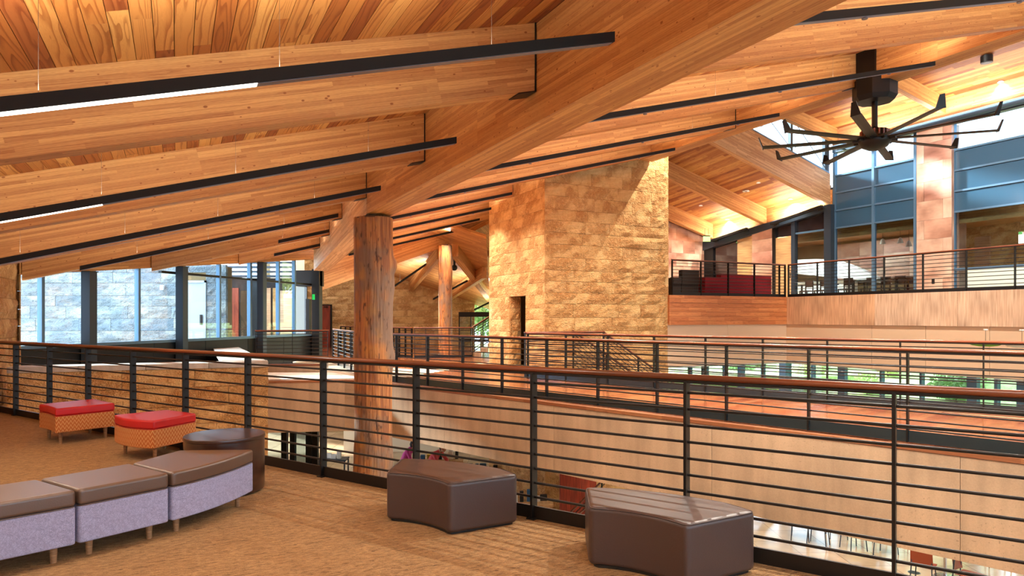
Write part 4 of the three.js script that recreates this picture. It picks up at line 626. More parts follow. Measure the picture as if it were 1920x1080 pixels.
{
  const o = struct('wall_ridge', 'wood clad bulkhead above the ridge girder', 'wall'); mesh('cladding', uvBox(-5.6, 18.9, 13.17, 13.27, 6.9, 11.1), M.boards, o); mesh('cladding', uvBox(18.9, 27, 13.3, 13.4, 6.2, 9.8), M.boards, o);
  const w = struct('window_4', 'clerestory window with crossed brace rods above the deep pale beam', 'window'), u = 18.85, fy = (v) => 7.19 + 0.297 * (23.3 - v), ty = (v) => upY(u, v) - 0.02;
  const strip = (name, v0, v1, ya, yb, du, m) => mesh(name, hexa([W(u - du, v0, ya(v0)), W(u + du, v0, ya(v0)), W(u + du, v1, ya(v1)), W(u - du, v1, ya(v1)), W(u - du, v0, yb(v0)), W(u + du, v0, yb(v0)), W(u + du, v1, yb(v1)), W(u - du, v1, yb(v1))]), m, w);
  const v1 = 23.3, vm = [pxU(1414, u), pxU(1482, u), pxU(1546, u), v1 - 0.05];
  strip('sill', vm[0] - 2, v1, fy, (v) => fy(v) + 0.08, 0.09, M.frameBlue); for (const v of vm.slice(1)) strip('mullion', v - 0.06, v + 0.06, fy, ty, 0.07, M.steelBlue);
  for (let i = 0; i < 3; i++) strip('pane', vm[i] + 0.06, vm[i + 1] - 0.06, (v) => fy(v) + 0.08, ty, 0.006, M.glass);
  for (let i = 0; i < 3; i++) { const a = vm[i] + 0.1, b = vm[i + 1] - 0.1; rod('brace_rod', W(u - 0.1, a, ty(a) - 0.3), W(u - 0.1, b, fy(b) + 0.15), 0.014, M.steel, w); rod('brace_rod', W(u - 0.13, a, fy(a) + 0.25), W(u - 0.13, b, ty(b) - 0.35), 0.01, M.steel, w); }
}
for (const [x0, x1, y0, y1, label] of [[1336, 1400, 451, 429, 'dark cove light glowing under the lower ceiling by the green exit sign'], [1446, 1541, 420, 387, 'dark cove light glowing under the lower ceiling above the oak door']]) {
  const v = WV - 0.35, a = pxV(x0, v), b = pxV(x1, v), A = W(a, v, yAt(y0, depth(a, v)) - 0.05), B = W(b, v, yAt(y1, depth(b, v)) - 0.05), o = thing('cove_light', label, 'light');
  mesh('housing', beamGeo(A, B, 0.16, 0.1), M.fixture, o); for (const k of [0.06, 0.94]) { const p = A.clone().lerp(B, k); mesh('bracket', new THREE.BoxGeometry(0.06, 0.08, 0.45).translate(p.x + 0.1, p.y - 0.02, p.z), M.fixture, o); }
  const p = A.clone().lerp(B, 0.5).add(V3(0, 0.115, 0)), dir = B.clone().sub(A).normalize(), z = V3(0, -1, 0).addScaledVector(dirV, -0.3); z.addScaledVector(dir, -z.dot(dir)).normalize(); const l = areaLight(o, p, p.clone().add(UP), 0.1, A.distanceTo(B), 70); l.quaternion.setFromRotationMatrix(new THREE.Matrix4().makeBasis(V3(0, 0, 0).crossVectors(dir, z), dir, z)); settle(o);
}
{ // uplight along the window head, lighting the pale fascia
  const o = thing('cove_light', 'slim cove light along the top of the blue mezzanine windows', 'light'); mesh('housing', uvBox(4, 18.2, WV - 0.5, WV - 0.36, 7.98, 8.06), M.steelBlue, o); for (const u of [5, 9.5, 14, 18]) mesh('bracket', uvBox(u, u + 0.06, WV - 0.4, WV - 0.1, 7.98, 8.02), M.steelBlue, o);
  const p = W(11, WV - 0.43, 8.075), z = V3(0, -1, 0), l = areaLight(o, p, p.clone().add(UP), 0.1, 14, 40); l.quaternion.setFromRotationMatrix(new THREE.Matrix4().makeBasis(V3(0, 0, 0).crossVectors(dirU, z), dirU, z)); settle(o);
}
{ const o = thing('exit_sign', 'green exit sign hung on a rod below the lower mezzanine ceiling', 'sign'), u = pxV(1325, WV - 1), d = depth(u, WV - 1), p = W(u, WV - 1, yAt(448, d)); mesh('case', new RoundedBoxGeometry(0.34, 0.26, 0.05, 2, 0.01).translate(p.x, p.y, p.z), new THREE.MeshStandardMaterial({ name: 'exitPale', color: '#86b06a', emissive: '#7fc46a', emissiveIntensity: 0.2 }), o); mesh('canopy', new THREE.BoxGeometry(0.36, 0.03, 0.08).translate(p.x, p.y + 0.15, p.z), M.steel, o); for (const s of [-0.08, 0.08]) rod('rod', p.clone().add(V3(s, 0.16, 0)), p.clone().add(V3(s, 0.5, 0)), 0.01, M.steel, o); settle(o); }
{ const u = pxV(1850, 21.6), o = thing('ceiling_speaker', 'dark round speaker can on the high plank ceiling', 'speaker'), p = W(u, 21.6, upY(u, 21.6)); mesh('can', new THREE.CylinderGeometry(0.16, 0.16, 0.2, 28).translate(p.x, p.y - 0.13, p.z), M.darkPanel, o); mesh('grille', new THREE.CylinderGeometry(0.12, 0.12, 0.012, 28).translate(p.x, p.y - 0.235, p.z), M.steelBlue, o); mesh('mount', new THREE.CylinderGeometry(0.06, 0.06, 0.05, 16).translate(p.x, p.y - 0.012, p.z), M.steel, o); settle(o); }
{ const u = pxV(1365, 20.6), o = thing('ceiling_speaker', 'white recessed ceiling speaker over the red sofa', 'speaker'), p = W(u, 21.6, loY(u, 21.6)); mesh('ring', new THREE.CylinderGeometry(0.14, 0.14, 0.05, 24).translate(p.x, p.y - 0.01, p.z), M.white, o); mesh('cone', new THREE.CylinderGeometry(0.05, 0.05, 0.03, 16).translate(p.x, p.y - 0.03, p.z), M.black, o); settle(o); }

for (const [x, y, hi] of [[1422, 341], [1314, 384], [1364, 410], [1482, 372], [1876, 152, 1]]) {
  const f = hi ? upY : loY; let v = 14; for (let k = 0; k < 400; k++, v += 0.025) { const u = pxV(x, v), d = depth(u, v); if (f(u, v) <= yAt(y, d)) break; }
  const u = pxV(x, v), p = W(u, v, f(u, v)), o = thing('recessed_downlight', hi ? 'small recessed downlight in the high plank ceiling near the dark speaker' : 'small recessed downlight in the lower plank ceiling over the mezzanine', 'light', hi ? null : 'downlights over the mezzanine');
  mesh('trim_ring', new THREE.TorusGeometry(0.075, 0.014, 8, 24).rotateX(Math.PI / 2).translate(p.x, p.y - 0.03, p.z), M.white, o); mesh('lamp_lens', new THREE.CylinderGeometry(0.06, 0.06, 0.02, 20).translate(p.x, p.y - 0.015, p.z), M.lensSoft, o);
  const l = new THREE.SpotLight(LAMP, hi ? 8 : 45, 0, 1.1, 1, 2); l.position.set(p.x, p.y - 0.05, p.z); l.target.position.set(p.x, p.y - 4, p.z); o.add(l, l.target); settle(o);
}
// spots on the high ceiling: one rakes the tower's edge past the end of the ridge girder, two wash the mezzanine front
for (const [pu, pv, py, qu, qv, qy, power, cone, pen, label] of [[15.4, 14.7, 8.6, 17, 13.35, 4.6, 75, 0.5, 0.6, 'small dark spot lamp on the high ceiling aimed at the tower edge'], [12, 14.3, 9.6, 13.5, 22.5, 4.2, 170, 0.75, 1, 'small dark spot lamp on the high ceiling aimed at the copper pier'], [7, 14.3, 9.6, 10, 21, 3.0, 170, 0.8, 1, 'small dark spot lamp on the high ceiling aimed at the mezzanine railing']]) {
  const o = thing('track_spot', label, 'light'), p = W(pu, pv, py), q = W(qu, qv, qy), dir = q.clone().sub(p).normalize();
  mesh('barrel', rodGeo(p.clone().addScaledVector(dir, -0.2), p, 0.06, 16), M.steel, o); rod('stem', p.clone().addScaledVector(dir, -0.12), V3(p.x, upY(pu, pv), p.z), 0.012, M.steel, o); mesh('lens', rodGeo(p, p.clone().addScaledVector(dir, 0.006), 0.05, 16), M.lensOn, o);
  const l = new THREE.SpotLight(LAMP, power, 0, cone, pen, 2); l.position.copy(p).addScaledVector(dir, 0.04); l.target.position.copy(q); o.add(l, l.target); settle(o);
}
// ---------------------------------------------------------------- fan
{
  const o = thing('ceiling_fan', 'very large black ceiling fan with ten long blades hung from the ridge girder', 'fan'), fu = pxV(1640, 12.93), d = depth(fu, 12.93), X = ray(1640) * d, hub = yAt(262, d);
  mesh('mount_plate', uvBox(fu - 0.21, fu + 0.21, 12.64, 12.69, yAt(176, d), yAt(88, d)), M.steel, o);
  const flatGeo = (g) => { const n = g.toNonIndexed(); n.computeVertexNormals(); return n; }, b0 = yAt(183, d), b1 = yAt(152, d);
  const hx = new THREE.CylinderGeometry(0.42, 0.42, b1 - b0, 8); hx.rotateY(0.2); hx.translate(X, (b0 + b1) / 2, -d); const hx2 = new THREE.CylinderGeometry(0.42, 0.36, 0.09, 8); hx2.rotateY(0.2); hx2.translate(X, b0 - 0.045, -d); mesh('canopy_box', merge([flatGeo(hx), flatGeo(hx2)]), M.darkPanel, o);
  mesh('downrod', rodGeo(V3(X, hub + 0.1, -d), V3(X, b0 - 0.08, -d), 0.057, 16), M.steel, o);
  mesh('motor', new THREE.LatheGeometry([[0.01, -0.22], [0.12, -0.21], [0.24, -0.15], [0.30, -0.06], [0.31, 0.0], [0.26, 0.05], [0.25, 0.19], [0.1, 0.2], [0.06, 0.26]].map(([a, b]) => new THREE.Vector2(a, b)), 36).translate(X, hub, -d), M.steel, o);
  for (let i = 0; i < 18; i++) { const a = i / 18 * 6.283; mesh('cooling_fin', new THREE.BoxGeometry(0.03, 0.12, 0.03).translate(X + 0.262 * Math.cos(a), hub + 0.12, -d + 0.262 * Math.sin(a)), M.handrail, o); }
  for (let i = 0; i < 10; i++) {
    const a = i * Math.PI / 5, r0 = 0.22, r1 = 2.17, q = [], prof = [[-0.095, 0.0], [-0.04, 0.028], [0.05, 0.026], [0.095, -0.004], [0.05, -0.012], [-0.03, -0.012]];
    const s = new THREE.Shape(prof.map(([x, y]) => new THREE.Vector2(x, y))), g = new THREE.ExtrudeGeometry(s, { depth: r1 - r0, bevelEnabled: false }); g.rotateZ(0.14); g.translate(0, 0, r0); g.rotateY(a); g.translate(X, hub, -d);
    const bl = mesh('blade', g, M.steel, o);
    const wg = new THREE.ExtrudeGeometry(new THREE.Shape([[-0.09, -0.03], [0.09, 0.0], [0.02, 0.24], [-0.06, 0.22]].map(([x, y]) => new THREE.Vector2(x, y))), { depth: 0.02, bevelEnabled: false }); wg.rotateX(0.35); wg.translate(0, 0, r1 - 0.01); wg.rotateY(a); wg.translate(X, hub, -d); mesh('winglet', wg, M.steel, bl);
    const br = rodGeo(V3(0, 0, 0.15), V3(0, 0, 0.42), 0.035, 8); br.rotateY(a); br.translate(X, hub - 0.015, -d); mesh('blade_clamp', br, M.steel, bl);
  }
  settle(o);
}

// ---------------------------------------------------------------- far hall behind the big column
const hallY = (X, d) => 3.6 - 0.33 * (X + 6.1) + 0.31 * (35 - d);
{
  const o = struct('wall_far', 'stone end wall of the far hall with a red door', 'wall'), d = 35;
  stoneFace(o, D(-11, 0, d), V3(1, 0, 0), V3(0, 0, 1), 11 + ray(890) * d, 0, 4.7, { seed: 111, amp: 0.04, lo: 0.9, hi: 1.8 });
  mesh('core', xdBox(-13, ray(888) * d, d + 0.05, d + 0.5, -4.4, 6.5), M.mortar, o); mesh('side_wall', plan([[-12, 35], [-7.6, 25], [-7.9, 25], [-12.4, 35]], -0.5, 6), M.plaster, o);
  const dr = struct('door_3', 'red wooden door with dark frame in the far stone wall', 'door'), dx = (x) => ray(x) * (d - 0.1); mesh('leaf', xdBox(dx(602), dx(620), d - 0.2, d - 0.14, 0, yAt(573, d)), M.redDoor, dr); mesh('frame', merge([xdBox(dx(600), dx(602), d - 0.22, d - 0.1, 0, yAt(571, d)), xdBox(dx(620), dx(623), d - 0.22, d - 0.1, 0, yAt(571, d)), xdBox(dx(600), dx(623), d - 0.22, d - 0.1, yAt(573, d), yAt(571, d))]), M.steel, dr); mesh('closer', xdBox(dx(609), dx(617), d - 0.3, d - 0.2, yAt(576.5, d), yAt(574.5, d)), M.steel, dr.children[0]);
  const w = struct('window_5', 'tall window at the end of the far hall looking onto trees', 'window'), wd = 34; for (const [a, b, y0, y1] of [[860, 862, 590, 690], [882, 883.5, 590, 690], [905, 906.5, 590, 690], [860, 930, 636, 640], [860, 930, 588, 594], [860, 930, 690, 694]]) mesh('frame_bar', xdBox(ray(a) * wd, ray(b) * wd, wd, wd + 0.1, yAt(y1, wd), yAt(y0, wd) + (y0 === 588 ? 0.08 : 0)), M.steel, w); for (const [a, b] of [[862, 882], [883.5, 905], [906.5, 930]]) mesh('pane', xdBox(ray(a) * wd, ray(b) * wd, wd + 0.04, wd + 0.05, yAt(690, wd), yAt(592, wd)), M.glass, w);
  const c = struct('ceiling', 'plank ceiling of the far hall glowing in lamp light', 'ceiling'), q = (X, dd, up) => D(X, hallY(X, dd) + up, dd), panel = (a, m) => mesh('plank_panel', hexa([...a.map(([X, dd]) => q(X, dd, 0)), ...a.map(([X, dd]) => q(X, dd, 0.15))], [0, 0]), m, c);
  panel([[-10, 35.2], [-1.1, 35.2], [-1.0, 26.5], [-8.3, 26.5]], M.boards);
  mesh('plank_panel', hexa([D(-2.4, 4.6, 28), D(0.9, 1.4, 36), D(3, 4.4, 36), D(1, 6.2, 27), D(-2.4, 4.8, 28), D(0.9, 1.6, 36), D(3, 4.6, 36), D(1, 6.4, 27)]), M.boards, c);
  mesh('plank_panel', plan([[-10, 36], [6, 37], [6, 26.5], [-10, 26.5]], 7.4, 7.6), M.slab, c);
  for (const [a, b] of [[[-5.2, 35], [-3.1, 29]], [[-3.45, 35], [-1.2, 29.5]], [[-7, 35], [-5.4, 28]]]) settle(beam('orange joist of the far hall ceiling', 'beam', 'joists of the far hall', D(a[0], hallY(...a) - 0.5, a[1]), D(b[0], hallY(...b) - 0.5, b[1]), 0.2, 0.5, M.glulam));
  settle(beam('diagonal hip beam falling from the slender log column into the far hall', 'beam', null, D(-2.35, 4.0, 28.1), D(-0.75, 1.85, 34), 0.3, 0.55, M.glulam, 'hip_beam'));
  settle(beam('glulam joist crossing high beside the tower in the far hall', 'beam', null, D(-1.5, 4.3, 29.5), D(1.0, 3.4, 30.5), 0.2, 0.45, M.glulam));
  const g = [[pxU(600, 26.6), yAt(547, depth(26.6, pxU(600, 26.6)))], [pxU(835, 26.6), yAt(462, depth(26.6, pxU(835, 26.6)))], [pxU(935, 26.6), yAt(424, depth(26.6, pxU(935, 26.6)))]];
  settle(beam('deep glulam fascia beam rising over the slender log column', 'beam', null, W(26.6, g[0][0] - 0.1, g[0][1]), W(26.6, g[1][0], g[1][1]), 0.22, 1.0, M.glulam, 'fascia_beam')); settle(beam('pale glulam fascia beam between slender log column and tower', 'beam', null, W(26.6, g[1][0] + 0.01, g[1][1]), W(26.6, g[2][0] + 3, g[2][1] + 1.2), 0.22, 0.9, M.glulamPale, 'fascia_beam'));
  const cw = struct('window_6', 'narrow clerestory strip above the fascia beam of the far hall', 'window'), va = g[0][0] - 0.1, vb = 8.4, fy = (v) => g[0][1] + 1.0 + (v - g[0][0]) * (g[1][1] - g[0][1]) / (g[1][0] - g[0][0]); mesh('pane', hexa([W(26.55, va, fy(va)), W(26.55, vb, fy(vb)), W(26.56, vb, fy(vb)), W(26.56, va, fy(va)), W(26.55, va, roofY(26.5, va)), W(26.55, vb, Math.max(fy(vb) + 0.01, roofY(26.5, vb))), W(26.56, vb, Math.max(fy(vb) + 0.01, roofY(26.5, vb))), W(26.56, va, roofY(26.5, va))]), M.glass, cw); mesh('rail', beamGeo(W(26.5, va, fy(va) + 0.28), W(26.5, vb, fy(vb) + 0.1), 0.05, 0.06), M.frameBlue, cw);
  for (const [x0, y0, d0, x1, y1, d1, lb] of [[738, 539, 33.5, 826, 478, 30, 'slim dark linear light in the far hall between the two log columns'], [813, 562, 33, 876, 528, 31, 'slim dark linear light in the far hall passing behind the slender log'], [890, 582, 33, 925, 565, 32, 'slim dark linear light in the far hall above the tall window']]) { const l = thing('linear_light', lb, 'light', 'linear lights of the far hall'), A = D(ray(x0) * d0, yAt(y0, d0), d0), B = D(ray(x1) * d1, yAt(y1, d1), d1); mesh('housing', beamGeo(A, B, 0.07, 0.07), M.fixture, l); for (const k of [0.15, 0.85]) { const p = A.clone().lerp(B, k); rod('cable', p, p.clone().add(V3(0, 0.5, 0)), 0.004, M.cable, l); } const p = A.clone().lerp(B, 0.5).add(V3(0, 0.08, 0)); const dir = B.clone().sub(A).normalize(), z = V3(0, -1, 0); z.addScaledVector(dir, -z.dot(dir)).normalize(); const a = areaLight(l, p, p.clone().add(UP), 0.06, A.distanceTo(B), 28); a.quaternion.setFromRotationMatrix(new THREE.Matrix4().makeBasis(V3(0, 0, 0).crossVectors(dir, z), dir, z)); settle(l); }
  const cam = thing('security_camera', 'small dark dome camera on the hip beam of the far hall', 'camera'); mesh('dome', new THREE.SphereGeometry(0.13, 16, 12).translate(ray(852) * 29, yAt(502, 29), -29), M.black, cam); mesh('mount', new THREE.CylinderGeometry(0.05, 0.05, 0.3, 12).translate(ray(852) * 29, yAt(502, 29) + 0.2, -29), M.steel, cam); settle(cam);
  railing('steel railing with closely set posts before the far stone wall', [seq((k) => [lerp(-7.4, -3.7, k), lerp(29.5, 25.2, k)], 0, 1, 0.0769)], {}); railing('thin steel railing beside the slender log column', [[[-3.6, 25.2], [-3.2, 25.3], [-2.35, 25.5], [-1.5, 25.7]]], {});
  railing('sloping steel stair railing climbing behind the tower', [seq((k) => [lerp(-1.5, 0.6, k), lerp(25.8, 26.6, k), lerp(0.02, 1.35, k)], 0, 1, 0.34)], { curb: false, name: 'stair_railing' });
  railing('second sloping stair railing further behind the tower', [seq((k) => [lerp(-1.5, 0.6, k), lerp(27.2, 28, k), lerp(0.02, 1.35, k)], 0, 1, 0.34)], { curb: false, name: 'stair_railing' });
  const st = thing('stair', 'short wooden stair climbing behind the tower', 'stair'); for (let i = 0; i < 8; i++) mesh('tread', plan([[-1.45 + i * 0.26, 25.85 + i * 0.1], [-1.17 + i * 0.26, 25.95 + i * 0.1], [-1.17 + i * 0.26, 27.2 + i * 0.1], [-1.45 + i * 0.26, 27.1 + i * 0.1]], i * 0.165, i * 0.165 + 0.165), M.plyPale, st); settle(st);
}
// ---------------------------------------------------------------- seats in the lounge
const bez = (a, c, b, n = 10) => { const q = []; for (let i = 0; i < n; i++) { const t = i / n; q.push([(1 - t) * (1 - t) * a[0] + 2 * t * (1 - t) * c[0] + t * t * b[0], (1 - t) * (1 - t) * a[1] + 2 * t * (1 - t) * c[1] + t * t * b[1]]); } return q; };
function roundPts(pts, r = 0.035) {                        // rounds the sharp corners of a plan outline
  const out = [], n = pts.length; for (let i = 0; i < n; i++) {
    const p = pts[(i + n - 1) % n], c = pts[i], q = pts[(i + 1) % n], a = [p[0] - c[0], p[1] - c[1]], b = [q[0] - c[0], q[1] - c[1]], la = Math.hypot(...a), lb = Math.hypot(...b), cs = (a[0] * b[0] + a[1] * b[1]) / la / lb;
    if (cs < -0.9) { out.push(c); continue; } const ra = Math.min(r, la * 0.45), rb = Math.min(r, lb * 0.45), s = [c[0] + a[0] / la * ra, c[1] + a[1] / la * ra], e = [c[0] + b[0] / lb * rb, c[1] + b[1] / lb * rb]; out.push(...bez(s, c, e, 5), e);
  } return out;
}
function pad(pts, y0, y1, bev, crown = 0) {
  const sh = new THREE.Shape(pts.map(([x, d]) => new THREE.Vector2(x, d))), g = new THREE.ExtrudeGeometry(sh, { depth: y1 - y0 - 2 * bev, bevelEnabled: true, bevelThickness: bev, bevelSize: bev, bevelOffset: -bev, bevelSegments: 5, curveSegments: 8 });
  g.rotateX(-Math.PI / 2); g.translate(0, y0 + bev, 0);
  const uv = g.attributes.uv, p = g.attributes.position, nn = g.attributes.normal; let c = [0, 0]; for (const q of pts) { c[0] += q[0] / pts.length; c[1] += q[1] / pts.length; }
  for (let i = 0; i < p.count; i++) if (Math.abs(nn.getY(i)) < 0.5) { const x = p.getX(i) - c[0], d = -p.getZ(i) - c[1]; uv.setXY(i, Math.atan2(d, x) * 0.42, p.getY(i)); }
  const tri = p.count / 3; for (let t = 0; t < tri; t++) { const a = [0, 1, 2].map((k) => uv.getX(t * 3 + k)); if (Math.max(...a) - Math.min(...a) > 1.3) for (let k = 0; k < 3; k++) if (a[k] < 0) uv.setX(t * 3 + k, a[k] + 0.84 * Math.PI); }
  g.deleteAttribute('normal'); const m = weldNormals(g); return m;
}
function weldNormals(g, angle = 0.75) {                     // smooth normals except across creases
  const p = g.attributes.position, n = p.count, key = (i) => Math.round(p.getX(i) * 2e4) + ',' + Math.round(p.getY(i) * 2e4) + ',' + Math.round(p.getZ(i) * 2e4), map = new Map(), fn = [];
  for (let t = 0; t < n / 3; t++) { const a = V3().fromBufferAttribute(p, t * 3), b = V3().fromBufferAttribute(p, t * 3 + 1), c = V3().fromBufferAttribute(p, t * 3 + 2), q = V3().crossVectors(b.sub(a), c.sub(a)); fn.push(q); for (let k = 0; k < 3; k++) { const s = key(t * 3 + k); (map.get(s) ?? map.set(s, []).get(s)).push(t); } }
  const N = new Float32Array(n * 3); for (let i = 0; i < n; i++) { const f = fn[Math.floor(i / 3)], fu = f.clone().normalize(), s = V3(); for (const t of map.get(key(i))) if (fn[t].clone().normalize().dot(fu) > Math.cos(angle)) s.add(fn[t]); s.normalize(); N.set([s.x, s.y, s.z], i * 3); } g.setAttribute('normal', new THREE.BufferAttribute(N, 3)); return g;
}
const taperLeg = (X, d, h) => { const g = new THREE.CylinderGeometry(0.024, 0.017, h, 14); g.translate(X, h / 2, -d); return g; };
function upholstered(name, label, cat, group, pts, legs, top, seam, bot, topMat, bodyMat, legH) {
  const o = thing(name, label, cat, group), q = roundPts(pts, 0.03);
  const cu = mesh('seat_cushion', pad(q, seam + 0.002, top, 0.022), topMat, o); { const c = q.reduce((a, p) => [a[0] + p[0] / q.length, a[1] + p[1] / q.length], [0, 0]); mesh('welt_seam', new THREE.TubeGeometry(new THREE.CatmullRomCurve3(q.map(([x, d]) => D(lerp(x, c[0], 0.012), seam + 0.001, lerp(d, c[1], 0.012))), true), 140, 0.0035, 6, true), topMat, cu); } mesh('body', pad(q.map(([x, d]) => [x, d]), bot, seam, 0.012), bodyMat, o); for (const [x, d] of legs) mesh('leg', taperLeg(x, d, legH), M.legWood, o); return settle(o);
}
{
  const G0 = 'bench units set end to end';
  const in_ = (pts, legsN = 0.1) => { const c = pts.reduce((a, p) => [a[0] + p[0] / pts.length, a[1] + p[1] / pts.length], [0, 0]); return (p) => [lerp(p[0], c[0], legsN / Math.hypot(p[0] - c[0], p[1] - c[1])), lerp(p[1], c[1], legsN / Math.hypot(p[0] - c[0], p[1] - c[1]))]; };
  const unit = (label, F0, ctrl, F1, B1, B0) => { const pts = [...bez(F0, ctrl, F1, 8), F1, B1, B0], k = in_([F0, F1, B1, B0], 0.13); upholstered('bench_unit', label, 'bench', G0, pts, [F0, F1, B1, B0].map(k), 0.438, 0.335, 0.105, M.leatherTan, M.lavender, 0.115); };
  unit('curved bench unit with brown seat and lavender side next to the round table', [-2.325, 4.67], [-2.11, 5.0], [-2.08, 5.5], [-2.66, 5.47], [-2.775, 4.98]);
  unit('straight middle bench unit with brown seat and lavender side', [-2.665, 4.205], [-2.5, 4.425], [-2.335, 4.655], [-2.785, 4.97], [-3.115, 4.5]);
  unit('end bench unit with brown seat and lavender side, farthest from the round table', [-3.1, 3.73], [-2.88, 3.96], [-2.673, 4.193], [-3.125, 4.488], [-3.53, 4.05]);
  const t = thing('drum_table', 'round dark walnut drum side table at the end of the bench', 'table'); mesh('body', new THREE.LatheGeometry([[0, 0.01], [0.315, 0.01], [0.325, 0.02], [0.325, 0.455], [0.32, 0.455]].map(([a, b]) => new THREE.Vector2(a, b)), 56).translate(-2.49, 0, -5.92), M.walnut, t); mesh('top', new THREE.LatheGeometry([[0, 0.456], [0.326, 0.456], [0.33, 0.46], [0.33, 0.482], [0.326, 0.487], [0, 0.487]].map(([a, b]) => new THREE.Vector2(a, b)), 56).translate(-2.49, 0, -5.92), M.walnut, t); mesh('plinth', new THREE.CylinderGeometry(0.29, 0.29, 0.012, 40).translate(-2.49, 0.006, -5.92), M.black, t); settle(t);
  const ott = (label, L, c, F0, Rr, Bk) => { const pts = [...bez(L, c, F0, 8), F0, Rr, Bk], k = in_([L, F0, Rr, Bk], 0.12); upholstered('ottoman', label, 'ottoman', 'red topped ottomans', pts, [L, F0, Rr, Bk].map(k), 0.43, 0.335, 0.14, M.vinylRed, M.zig, 0.15); };
  ott('red topped ottoman with orange zigzag fabric sides close to the carpet railing', [-5.84, 8.42], [-5.55, 8.24], [-5.34, 7.98], [-4.95, 8.52], [-5.5, 8.98]);
  ott('red topped ottoman with orange zigzag fabric and bowed side, beside the drum table', [-4.37, 7.5], [-4.12, 7.13], [-3.70, 7.05], [-3.52, 7.62], [-4.0, 7.92]);
  const L = [-0.93, 5.03], Fr = [-0.43, 4.68], Rr = [0.05, 4.95], BL = [-0.9, 5.53], pts = roundPts([...bez(L, [-0.6, 4.965], Fr, 8), Fr, Rr, ...bez([0.04, 5.04], [-0.42, 5.5], BL, 8).slice(1), BL], 0.05);
  const o = thing('leather_pouf', 'dark brown leather wedge pouf standing against the railing between two bays', 'pouf', null); mesh('upholstery', pad(pts, 0.012, 0.362, 0.03), M.leatherBrown, o); const pc = [-0.43, 5.05]; mesh('glide_base', pad(pts.map(([x, d]) => [lerp(x, pc[0], 0.06), lerp(d, pc[1], 0.06)]), 0, 0.016, 0.003), M.black, o); 
  const piping = pts.map(([x, d]) => D(lerp(x, pc[0], 0.018), 0.354, lerp(d, pc[1], 0.018))); mesh('welt_seam', new THREE.TubeGeometry(new THREE.CatmullRomCurve3(piping, true), 160, 0.004, 6, true), M.leatherBrown, o); settle(o);
  const o2 = copyOf(o, 1.39, 0, 0.935); o2.userData.label = 'dark brown leather wedge pouf at the end, farthest from the bench';
  o.userData.label = 'dark brown leather wedge pouf between the drum table and another pouf'; o.userData.group = o2.userData.group = 'brown leather poufs';
}
